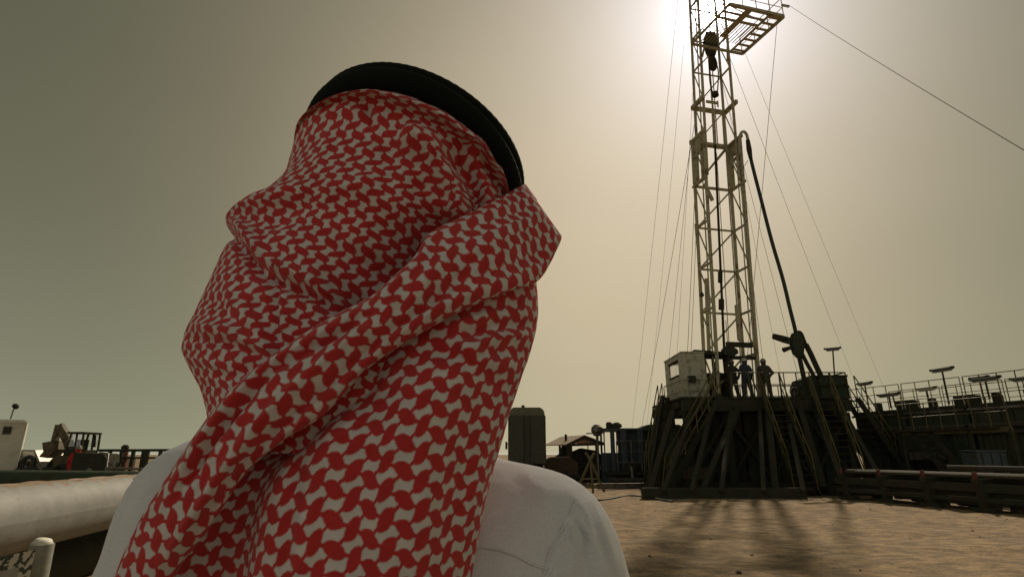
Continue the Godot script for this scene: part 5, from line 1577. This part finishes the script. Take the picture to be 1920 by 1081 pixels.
	block(pm, "wall_panel", Vector3(lerpf(a, b, 0.12), h * 0.29, -d - 0.5), Vector3((b - a) * 0.25, h * 0.58, 0.1), M.blue)
	block(pm, "rear_post", Vector3(lerpf(a, b, 0.1), h * 0.5, -d - 2.7), Vector3(0.1, h, 0.1), M.blue)
	block(pm, "deck", Vector3((a + b) * 0.5, 0.55, -d + 0.3), Vector3(b - a, 0.14, 1.0), M.dark)
	handrail(pm, Vector3(a + 0.6, 1.05, -d + 0.5), Vector3(b, 1.05, -d + 0.5), 5, 1.0, M.steel, 0.025, 1)
	handrail(pm, Vector3(a + 0.6, 0.55, -d + 0.7), Vector3(b, 0.55, -d + 0.7), 6, 0.5, M.steel, 0.025, 0)
	for k in 3:
		rod(pm, "cylinder", Vector3(lerpf(a, b, 0.3 + 0.2 * k), 0.7, -d + 0.1), Vector3(lerpf(a, b, 0.42 + 0.2 * k), 0.7, -d + 0.1), 0.3, M.dark)
		rod(pm, "valve_pipe", Vector3(lerpf(a, b, 0.35 + 0.2 * k), 0.2, -d + 0.9), Vector3(lerpf(a, b, 0.35 + 0.2 * k), 0.85, -d + 0.9), 0.09, M.steel)
	rod(pm, "suction_pipe", Vector3(a, 0.25, -d + 1.1), Vector3(b, 0.25, -d + 1.1), 0.12, M.pipe_steel)
	put(pm, "pulsation_damper", lathe([V(0, -0.3), V(0.18, -0.26), V(0.3, -0.05), V(0.28, 0.15), V(0.14, 0.28), V(0, 0.3)], 12), M.steel, Transform3D(Basis(), Vector3(P(1121, 806, d).x, P(1121, 806, d).y, -d - 0.3)))
	rod(pm, "damper_stand", Vector3(P(1121, 806, d).x, 0, -d - 0.3), Vector3(P(1121, 806, d).x, P(1121, 806, d).y - 0.2, -d - 0.3), 0.07, M.steel)
	bar(pm, "arm", Vector3(P(1100, 812, d).x, P(1100, 812, d).y, -d - 0.2), Vector3(P(1135, 811, d).x, P(1135, 811, d).y, -d - 0.2), 0.06, 0.06, M.steel)
	put(pm, "motor", lathe([V(0, -0.16), V(0.16, -0.16), V(0.16, 0.12), V(0.08, 0.18), V(0, 0.18)], 10), M.dark, Transform3D(Basis(), Vector3(P(1145, 805, d).x, h + 0.24, -d - 0.4)))
	put(pm, "fan_cowl", lathe([V(0, -0.16), V(0.3, -0.12), V(0.34, 0.0), V(0.2, 0.16), V(0.05, 0.2), V(0, 0.2)], 9), M.dark, Transform3D(Basis(Vector3(0, 0, 1), 0.3), Vector3(P(1158, 804, d).x, h + 0.2, -d - 0.5)))
	# tarpaulin-topped tank between pump unit and rig
	var tk := thing("fuel_tank", Vector3(P(1225, 851, 31.5).x, 0, -31.5), "long dark fuel tank on legs behind the rig's left stairs", "tank")
	var tx := P(1228, 851, 31.5).x
	put(tk, "shell", prism([V(-1.9, 1.9), V(1.6, 1.9), V(1.6, 2.75), V(1.2, 2.95), V(-0.4, 2.95), V(-1.0, 2.7), V(-1.9, 2.65)], 1.6), M.dark, Transform3D(Basis(), Vector3(tx, 0, -31.5)))
	for e in [-1.6, 0.0, 1.4]: bar(tk, "leg", Vector3(tx + e, 0, -30.8), Vector3(tx + e, 1.92, -30.8), 0.16, 0.16, M.dark)
	rod(tk, "rail", Vector3(tx - 1.8, 1.5, -30.7), Vector3(tx + 1.5, 1.5, -30.7), 0.05, M.steel)
	# tyres and a beam on the sand left of the base
	var sb := PY(1165, 918, 0.0)
	var bm := thing("steel_beam", sb, "rusty steel beam lying on the sand left of the rig base", "beam")
	bar(bm, "web", sb + Vector3(-1.0, 0.14, 0), sb + Vector3(1.4, 0.14, -0.4), 0.03, 0.2, M.steel)
	for e in [0.04, 0.24]: bar(bm, "flange", sb + Vector3(-1.0, e, 0), sb + Vector3(1.4, e, -0.4), 0.18, 0.03, M.steel)
	var hs := PY(1190, 926, 0.0)
	var ho := thing("ground_hose", hs, "thin dark hose lying on the sand in front of the rig base", "hose")
	put(ho, "tube", tube_mesh(curve_points([PY(1060, 934, 0.03), PY(1125, 937, 0.03), PY(1175, 929, 0.03), PY(1215, 932, 0.03), PY(1262, 940, 0.03)], 8), 0.03, 6), M.hose)

# ---------------------------------------------------------------- left: pipeline, vehicles
func make_left() -> void:
	# big grey pipeline on saddle posts, running away from the camera
	var dir := Vector3(-0.193, 0, -0.981).normalized()
	var c0 := PY(0, 975, 0.87)
	var R := 0.30
	var o := thing("pipeline", c0 + dir * 8.0 - Vector3(0, 0.87, 0), "thick weathered grey pipeline on posts beside the man", "pipeline")
	var pts := []
	for k in 23: pts.append(c0 + dir * lerpf(-4.2, 40.0, pow(k / 22.0, 1.6)))
	var m := StandardMaterial3D.new()
	var s := 512
	var n1 := noise_image(s, 51, 0.014, 5)
	var n2 := noise_image(s, 52, 0.05, 4)
	var n3 := noise_image(s, 53, 0.02, 4)
	var fine := noise_image(s, 54, 0.3, 2)
	var out := PackedByteArray()
	out.resize(s * s * 3)
	for y in s:
		for x in s:
			var k := y * s + x
			var c := Color(0.195, 0.195, 0.178).lerp(Color(0.25, 0.248, 0.225), clampf((n1[k] * 0.6 + n2[k] * 0.4 - 70.0) / 120.0, 0, 1))
			var an := absf(float(y) / s - 0.25)                  # 0.25 = top of the pipe: a crust of rust and sand lies along it
			var band := 0.062 + (n3[k] - 128) * 0.00035
			if an < band: c = c.lerp(Color(0.2, 0.12, 0.065).lerp(Color(0.3, 0.21, 0.12), n2[k] / 255.0), 0.85)
			elif n2[k] > 192 and n3[k] > 130: c = c.lerp(Color(0.12, 0.07, 0.04), 0.55)
			var g := 0.85 + 0.3 * fine[k] / 255.0
			c = Color(c.r * g, c.g * g, c.b * g).linear_to_srgb()
			out[3 * k] = int(c.r * 255)
			out[3 * k + 1] = int(c.g * 255)
			out[3 * k + 2] = int(c.b * 255)
	m.albedo_texture = ImageTexture.create_from_image(Image.create_from_data(s, s, false, Image.FORMAT_RGB8, out))
	m.uv1_scale = Vector3(0.5, 1.0, 1.0)
	m.roughness = 0.62
	put(o, "pipe_wall", tube_mesh(pts, R, 40), m)
	# lumps of crust on top
	rng.seed = 5
	for k in 7:
		var at := c0 + dir * (-0.9 + 0.62 * k + rng.randf_range(-0.1, 0.1)) + Vector3(0, R - 0.008, 0) + dir.cross(Vector3.UP) * rng.randf_range(-0.03, 0.05)
		put(o, "rust_crust", lathe([V(0, -0.02), V(0.9, -0.02), V(0.8, 0.5), V(0.4, 0.9), V(0, 1.0)], 9), M.roof, Transform3D(Basis.looking_at(dir).scaled_local(Vector3(0.05, 0.016, rng.randf_range(0.14, 0.3))), at))
	# saddle post with sawn-off top, and the painted plate beside it
	var paint := worn(Color(0.22, 0.225, 0.19), Color(0.28, 0.28, 0.24), Color(0.4, 0.38, 0.3, 0.8), 58, 0.35, 0.6, 0.62)
	var pf := P(78, 1045, 4.25)
	var po := thing("pipe_support", Vector3(pf.x, 0, pf.z), "grey tubular support post with a slanted top in front of the pipeline", "post")
	rod(po, "post", Vector3(pf.x, 0, pf.z), Vector3(P(80, 1012, 4.25).x, P(80, 1020, 4.25).y, pf.z), 0.072, paint)
	put(po, "cap", tube_mesh([Vector3(P(80, 1012, 4.25).x, P(80, 1021, 4.25).y, pf.z), Vector3(P(82, 1012, 4.25).x, P(82, 1010, 4.25).y, pf.z)], [0.072, 0.045], 16), M.white_paint)
	for k in 3:
		var c := c0 + dir * (6.0 + 7.0 * k)
		var q := thing("pipe_support", Vector3(c.x, 0, c.z), ["grey support post under the pipeline, second along it", "grey support post under the pipeline, third along it", "grey support post under the pipeline, fourth along it"][k], "post", "posts under the pipeline")
		rod(q, "post", Vector3(c.x, 0, c.z), Vector3(c.x, 0.58, c.z), 0.075, paint)
		block(q, "saddle", Vector3(c.x, 0.58, c.z), Vector3(0.3, 0.05, 0.16), paint)
	var sp := P(28, 1062, 4.05)
	var plate := StandardMaterial3D.new()
	var w := 128
	var pi := PackedByteArray()
	pi.resize(w * w * 3)
	var pa := noise_image(w, 91, 0.06, 4)
	for y in w:
		for x in w:
			var k := y * w + x
			var edge := x > w * 0.80 or y < w * 0.17
			var c := Color(0.3, 0.28, 0.25).lerp(Color(0.36, 0.34, 0.3), pa[k] / 255.0)
			if edge: c = Color(0.55, 0.5, 0.4) if pa[k] > 118 else Color(0.05, 0.06, 0.045)
			c = c.linear_to_srgb()
			pi[3 * k] = int(c.r * 255)
			pi[3 * k + 1] = int(c.g * 255)
			pi[3 * k + 2] = int(c.b * 255)
	plate.albedo_texture = ImageTexture.create_from_image(Image.create_from_data(w, w, false, Image.FORMAT_RGB8, pi))
	plate.roughness = 0.7
	var pl := thing("plate_sign", Vector3(sp.x, 0, sp.z), "pale plate with a peeling border beside the pipeline support post", "plate")
	var p1 := P(66, 1030, 4.0)
	var p2 := P(-60, 1056, 3.8)
	var hgt := 0.5
	var st := SurfaceTool.new()
	st.begin(Mesh.PRIMITIVE_TRIANGLES)
	var q4 := [[p2, V(0, 0)], [p1, V(1, 0)], [p1 - Vector3(0, hgt, 0), V(1, 1)], [p2 - Vector3(0, hgt, 0), V(0, 1)]]
	var nrm: Vector3 = (p1 - p2).cross(Vector3.UP).normalized()
	if nrm.z < 0: nrm = -nrm
	for f in 2:
		for t in ([0, 1, 2, 0, 2, 3] if f == 0 else [0, 2, 1, 0, 3, 2]):
			st.set_normal(nrm * (1.0 if f == 0 else -1.0))
			st.set_uv(q4[t][1])
			st.add_vertex(q4[t][0] - nrm * 0.012 * f)
	put(pl, "face", st.commit(), plate)
	for e in [0.15, 0.85]: rod(pl, "leg", p2.lerp(p1, e) * Vector3(1, 0, 1) - nrm * 0.03, p2.lerp(p1, e) - Vector3(0, 0.06, 0) - nrm * 0.03, 0.018, M.dark)
	# added black pipes standing in for the shade under the pipeline
	for k in 2:
		var lc := PY(150, 1012, 0.25) + dir.cross(Vector3.UP) * 0.62 * k
		var lp := thing("dark_pipe", Vector3(lc.x, 0, lc.z) + dir * 5.0, ["added black pipe standing in for shade just beyond the grey pipeline", "added black pipe standing in for shade, second beyond the grey pipeline"][k], "pipeline")
		rod(lp, "pipe_wall", lc - dir * 7.0, lc + dir * 30.0, 0.27, M.dark)
		for e in 5: rod(lp, "joint", lc + dir * (-5.0 + 6.0 * e), lc + dir * (-4.7 + 6.0 * e), 0.285, M.dark)
	# dark pipe crossing behind
	var da := P(-160, 890, 21.0)
	var db := P(345, 895, 19.0)
	var dk := thing("dark_pipe", Vector3(da.x, 0, -20.0).lerp(Vector3(db.x, 0, -20.0), 0.5), "dark pipe on sleepers crossing behind the grey pipeline", "pipeline")
	rod(dk, "pipe_wall", Vector3(da.x, 0.58, -21.0), Vector3(db.x, 0.55, -19.0), 0.34, M.green)
	for k in 7: block(dk, "sleeper", Vector3(da.x, 0.12, -21.0).lerp(Vector3(db.x, 0.12, -19.0), (k + 0.5) / 7.0), Vector3(0.4, 0.28, 1.0), M.dark)
	rod(dk, "side_pipe", Vector3(da.x, 0.2, -20.2), Vector3(db.x, 0.2, -18.4), 0.14, M.dark)
	# white truck at the left edge
	var d := 27.5
	var xr := P(42, 830, d).x
	var tp := P(30, 787, d).y
	var tr := thing("white_truck", Vector3(xr - 2.5, 0, -d - 1.1), "white box-bodied truck with a roof lamp at the edge of the site", "truck")
	var yb := P(30, 862, d).y
	put(tr, "body", prism([V(-5.0, 0.75), V(-1.75, 0.75), V(-1.75, 1.12), V(-1.62, 1.28), V(-0.78, 1.28), V(-0.66, 1.12), V(-0.66, 0.62), V(0.0, 0.62), V(0.0, tp - 0.12), V(-0.12, tp), V(-5.0, tp)], 2.2), M.white_paint, Transform3D(Basis(), Vector3(xr, 0, -d - 1.1)))
	block(tr, "roof_trim", Vector3(xr - 2.55, tp - 0.12, -d + 0.03), Vector3(5.0, 0.1, 0.06), M.white_paint)
	var wd := block(tr, "side_window", Vector3(P(21, 807, d).x, P(21, 807, d).y, -d + 0.01), Vector3(0.3, 0.36, 0.05), M.dark)
	for k in 3: block(wd, "louvre", Vector3(P(21, 807, d).x, P(21, 807, d).y - 0.12 + 0.12 * k, -d + 0.05), Vector3(0.28, 0.03, 0.04), M.steel)
	for e in [[-1.2, 0.0], [-1.2, -2.0], [-4.2, 0.0], [-4.2, -2.0]]: wheel(tr, Vector3(xr + e[0], 0.55, -d - 0.15 + e[1]), 0.55, 0.3, Vector3(0, 0, 1))
	block(tr, "chassis", Vector3(xr - 2.5, 0.6, -d - 1.1), Vector3(4.9, 0.2, 1.2), M.dark)
	block(tr, "bumper", Vector3(xr + 0.25, 0.5, -d - 1.1), Vector3(0.5, 0.16, 2.0), M.dark)
	rod(tr, "lamp_arm", P(27, 786, d), P(33, 766, d), 0.03, M.steel)
	put(tr, "roof_lamp", lathe([V(0.02, -0.1), V(0.12, -0.08), V(0.15, 0.05), V(0.08, 0.12), V(0, 0.13)], 10), M.dark, Transform3D(Basis(Vector3(0, 0, 1), -0.7), P(35, 763, d)))
	var yaw := 0.68                                             # its long side faces the camera
	put(tr, "horn", lathe([V(0.02, -0.1), V(0.15, -0.08), V(0.1, 0.1), V(0, 0.12)], 10), M.dark, Transform3D(Basis(), P(0, 780, d)))
	var corner := Vector3(xr, 0, -d)
	tr.position = corner + Basis(Vector3.UP, yaw) * (tr.position - corner)
	tr.rotation.y = yaw
	# backhoe loader
	d = 28.0
	var bk := thing("backhoe", Vector3(P(150, 866, d).x, 0, -d), "dusty yellow backhoe with raised folded boom and open cab", "backhoe")
	var bx := P(130, 851, d).x
	put(bk, "chassis", prism([V(-0.6, 0.5), V(2.9, 0.5), V(2.9, 1.3), V(1.3, 1.5), V(-0.3, 1.35), V(-0.6, 1.0)], 1.0), M.digger, Transform3D(Basis(), Vector3(bx, 0, -d)))
	var cb := P(139, 838, d)
	var ct := P(172, 813, d)
	for z in [-0.55, 0.55]:
		for x in [cb.x, (cb.x + ct.x) * 0.5 + 0.05, ct.x]: bar(bk, "cab_post", Vector3(x + 0.05, cb.y - 0.2, -d + z), Vector3(x if x > cb.x else x + 0.14, ct.y, -d + z), 0.07, 0.07, M.dark)
	block(bk, "cab_roof", Vector3((cb.x + ct.x) * 0.5, ct.y + 0.03, -d), Vector3(ct.x - cb.x + 0.1, 0.09, 1.25), M.dark)
	block(bk, "cab_floor", Vector3((cb.x + ct.x) * 0.5, cb.y - 0.25, -d), Vector3(ct.x - cb.x + 0.1, 0.25, 1.15), M.dark)
	block(bk, "seat", Vector3((cb.x + ct.x) * 0.5, cb.y + 0.1, -d), Vector3(0.3, 0.5, 0.4), M.dark)
	for z in [-0.57, 0.57]: block(bk, "cab_pane", Vector3((cb.x + ct.x) * 0.5, (cb.y + ct.y) * 0.5, -d + z), Vector3(ct.x - cb.x - 0.1, ct.y - cb.y - 0.05, 0.01), M.glass)
	bar(bk, "boom", P(136, 845, d), P(111, 797, d), 0.22, 0.34, M.digger)
	bar(bk, "boom", P(127, 822, d), P(113, 800, d), 0.3, 0.3, M.digger)
	bar(bk, "dipper_arm", P(110, 796, d), P(99, 838, d), 0.2, 0.26, M.digger)
	rod(bk, "boom_cylinder", P(124, 846, d), P(116, 812, d), 0.06, M.steel)
	rod(bk, "exhaust", P(176, 838, d), P(178, 815, d), 0.05, M.dark)
	put(bk, "bucket", prism([V(-0.3, 0.4), V(0.25, 0.5), V(0.4, 0.1), V(0.1, -0.3), V(-0.3, -0.25), V(-0.15, 0.0)], 0.7), M.digger, Transform3D(Basis(), P(97, 846, d)))
	for e in [[0.3, 0.5], [2.4, 0.45]]:
		for z in [-0.65, 0.65]: wheel(bk, Vector3(bx + e[0], e[1], -d + z), e[1], 0.32, Vector3(0, 0, 1))
	for z in [-0.8, 0.8]: bar(bk, "stabilizer", Vector3(bx - 0.4, 1.1, -d + z * 0.6), Vector3(bx - 0.7, 0.05, -d + z), 0.12, 0.14, M.dark)
	# pickup and a heap of gear before it
	var pk := thing("pickup", Vector3(P(80, 866, 29.0).x, 0, -29.0), "grey pickup with a pale windscreen parked behind the backhoe bucket", "pickup")
	var kx := P(84, 851, 29.0).x
	put(pk, "body", prism([V(-1.3, 0.45), V(1.6, 0.45), V(1.6, 1.05), V(0.5, 1.1), V(0.15, 1.62), V(-0.65, 1.64), V(-1.0, 1.15), V(-1.3, 1.05)], 1.7), M.steel, Transform3D(Basis(), Vector3(kx, 0, -29.0)))
	put(pk, "side_glass", prism([V(-0.8, 1.14), V(0.35, 1.12), V(0.1, 1.55), V(-0.6, 1.57)], 1.72), M.tube_glass, Transform3D(Basis(), Vector3(kx, 0, -29.0)))
	for e in [-0.8, 1.1]:
		for z in [-0.75, 0.75]: wheel(pk, Vector3(kx + e, 0.36, -29.0 + z), 0.36, 0.22, Vector3(0, 0, 1))
	var gp := thing("gear_pile", Vector3(P(52, 866, 26.5).x, 0, -26.5), "heap of dark hoses and drums beside the white truck", "heap")
	var gx := P(54, 851, 26.5).x
	for q in [[-0.25, 0.45, 0.42], [0.25, 0.5, 0.45], [0.05, 1.05, 0.36]]:
		put(gp, "hose_coil", tube_mesh(ring_points(Vector3(gx + q[0], q[1], -26.5), q[2] * 0.72, 16), q[2] * 0.28, 8, true), M.rubber)
	put(gp, "drum", lathe([V(0, 0), V(0.29, 0), V(0.3, 0.02), V(0.29, 0.3), V(0.31, 0.32), V(0.29, 0.34), V(0.29, 0.6), V(0.31, 0.62), V(0.29, 0.64), V(0.3, 0.86), V(0, 0.86)], 16), M.green, Transform3D(Basis(), Vector3(gx + 0.8, 0, -26.9)))
	put(gp, "sack", lathe([V(0, 0), V(0.5, 0.02), V(0.55, 0.2), V(0.35, 0.42), V(0, 0.5)], 10), M.olive, Transform3D(Basis(), Vector3(gx - 0.9, 0, -26.2)))
	# pipe barrier with frames and small gear behind it
	d = 25.0
	var f := thing("pipe_barrier", Vector3(P(240, 868, d).x, 0, -d), "dark tubular barrier with two rails behind the man's left shoulder", "barrier")
	var fa := P(186, 844, d)
	var fb := P(420, 843, d)
	rod(f, "rail", fa, fb, 0.055, M.dark)
	rod(f, "rail", Vector3(fa.x, P(240, 858, d).y, -d), Vector3(fb.x, P(240, 858, d).y, -d), 0.04, M.dark)
	for q in [205, 227, 249, 272, 300, 340, 380, 418]: bar(f, "post", Vector3(P(q, 851, d).x, 0, -d), Vector3(P(q, 851, d).x, fa.y, -d), 0.12 if q != 272 else 0.3, 0.12, M.dark)
	var fr := thing("bent_pipe_stand", Vector3(P(200, 878, 22.0).x, 0, -22.0), "pale bent pipe frame in front of the dark barrier", "frame")
	put(fr, "tube", tube_mesh([P(186, 849, 22), P(202, 850, 22), P(199, 877, 22), P(270, 879, 22)], 0.045, 7), M.steel)
	rod(fr, "tube", P(214, 856, 22), P(212, 876, 22), 0.035, M.steel)
	rod(fr, "foot", P(199, 877, 22), Vector3(P(199, 877, 22).x, 0, -22), 0.04, M.steel)
	rod(fr, "foot", P(268, 879, 22), Vector3(P(268, 879, 22).x, 0, -22), 0.04, M.steel)
	var mc := thing("welding_machine", Vector3(P(180, 872, 24.0).x, 0, -24.0), "dark welding machine with a round dial between the red worker and the pipe frame", "machine")
	var mx := P(180, 851, 24.0).x
	put(mc, "case", prism([V(-0.75, 0.25), V(0.75, 0.25), V(0.75, 1.1), V(0.45, 1.45), V(-0.75, 1.5)], 0.9), M.dark, Transform3D(Basis(), Vector3(mx, 0, -24.2)))
	put(mc, "dial", lathe([V(0, 0), V(0.14, 0), V(0.14, 0.05), V(0, 0.05)], 14), M.steel, Transform3D(Basis(Vector3.RIGHT, PI / 2), Vector3(mx + 0.05, 0.75, -23.75)))
	for e in [-0.5, 0.5]: wheel(mc, Vector3(mx + e, 0.25, -23.75), 0.25, 0.14, Vector3(0, 0, 1))
	var bl := thing("valve_stack", Vector3(P(233, 868, 27.5).x, 0, -27.5), "small dark valve stack with a round cap behind the barrier", "valve")
	rod(bl, "riser", Vector3(P(234, 851, 27.5).x, 0, -27.5), P(234, 842, 27.5), 0.16, M.red_paint)
	put(bl, "cap", lathe([V(0, -0.12), V(0.14, -0.1), V(0.17, 0.0), V(0.1, 0.1), V(0, 0.12)], 10), M.dark, Transform3D(Basis(), P(234, 838, 27.5)))
	put(bl, "flange", lathe([V(0.1, -0.06), V(0.28, -0.06), V(0.28, 0.06), V(0.1, 0.06)], 12), M.blue, Transform3D(Basis(), P(230, 858, 27.5)))

func ring_points(c: Vector3, r: float, n: int) -> Array:
	var out := []
	for k in n: out.append(c + Vector3(cos(TAU * k / n), sin(TAU * k / n), 0) * r)
	return out

func make_site() -> void:
	make_mast()
	hose_and_swivel()
	make_substructure()
	make_floor_things()
	make_wires()
	more_wires()
	make_tanks()
	make_pipe_rack()
	make_middle()
	make_left()
	make_workers()

func _ready() -> void:
	# camera
	var cam := Camera3D.new()
	cam.name = "camera"
	cam.position = EYE
	cam.rotation_degrees = Vector3(TILT, 0, 0)
	cam.fov = rad_to_deg(2.0 * atan(540.5 / F))
	cam.near = 0.02
	cam.far = 8000.0
	add_child(cam)
	# sky, sun and exposure
	var sun_dir := ray(1338, 20).normalized()
	var env := Environment.new()
	env.background_mode = Environment.BG_SKY
	env.sky = Sky.new()
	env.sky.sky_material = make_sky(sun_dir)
	env.tonemap_mode = Environment.TONE_MAPPER_LINEAR
	env.tonemap_exposure = 1.0
	env.sdfgi_enabled = true
	env.ssao_enabled = true
	env.ssil_enabled = true
	var we := WorldEnvironment.new()
	we.name = "world_environment"
	we.environment = env
	add_child(we)
	var sun := DirectionalLight3D.new()
	sun.name = "sun"
	sun.light_energy = SUN
	sun.light_angular_distance = 1.3
	sun.light_color = Color(1.0, 0.93, 0.82)
	sun.shadow_enabled = true
	add_child(sun)
	sun.look_at_from_position(sun_dir * 50.0, Vector3.ZERO)
	unit_box = bevel_box(0.02)
	unit_rod = rod_mesh(14)
	unit_rod6 = rod_mesh(7)
	make_materials()
	make_ground()
	make_site()
	make_man()
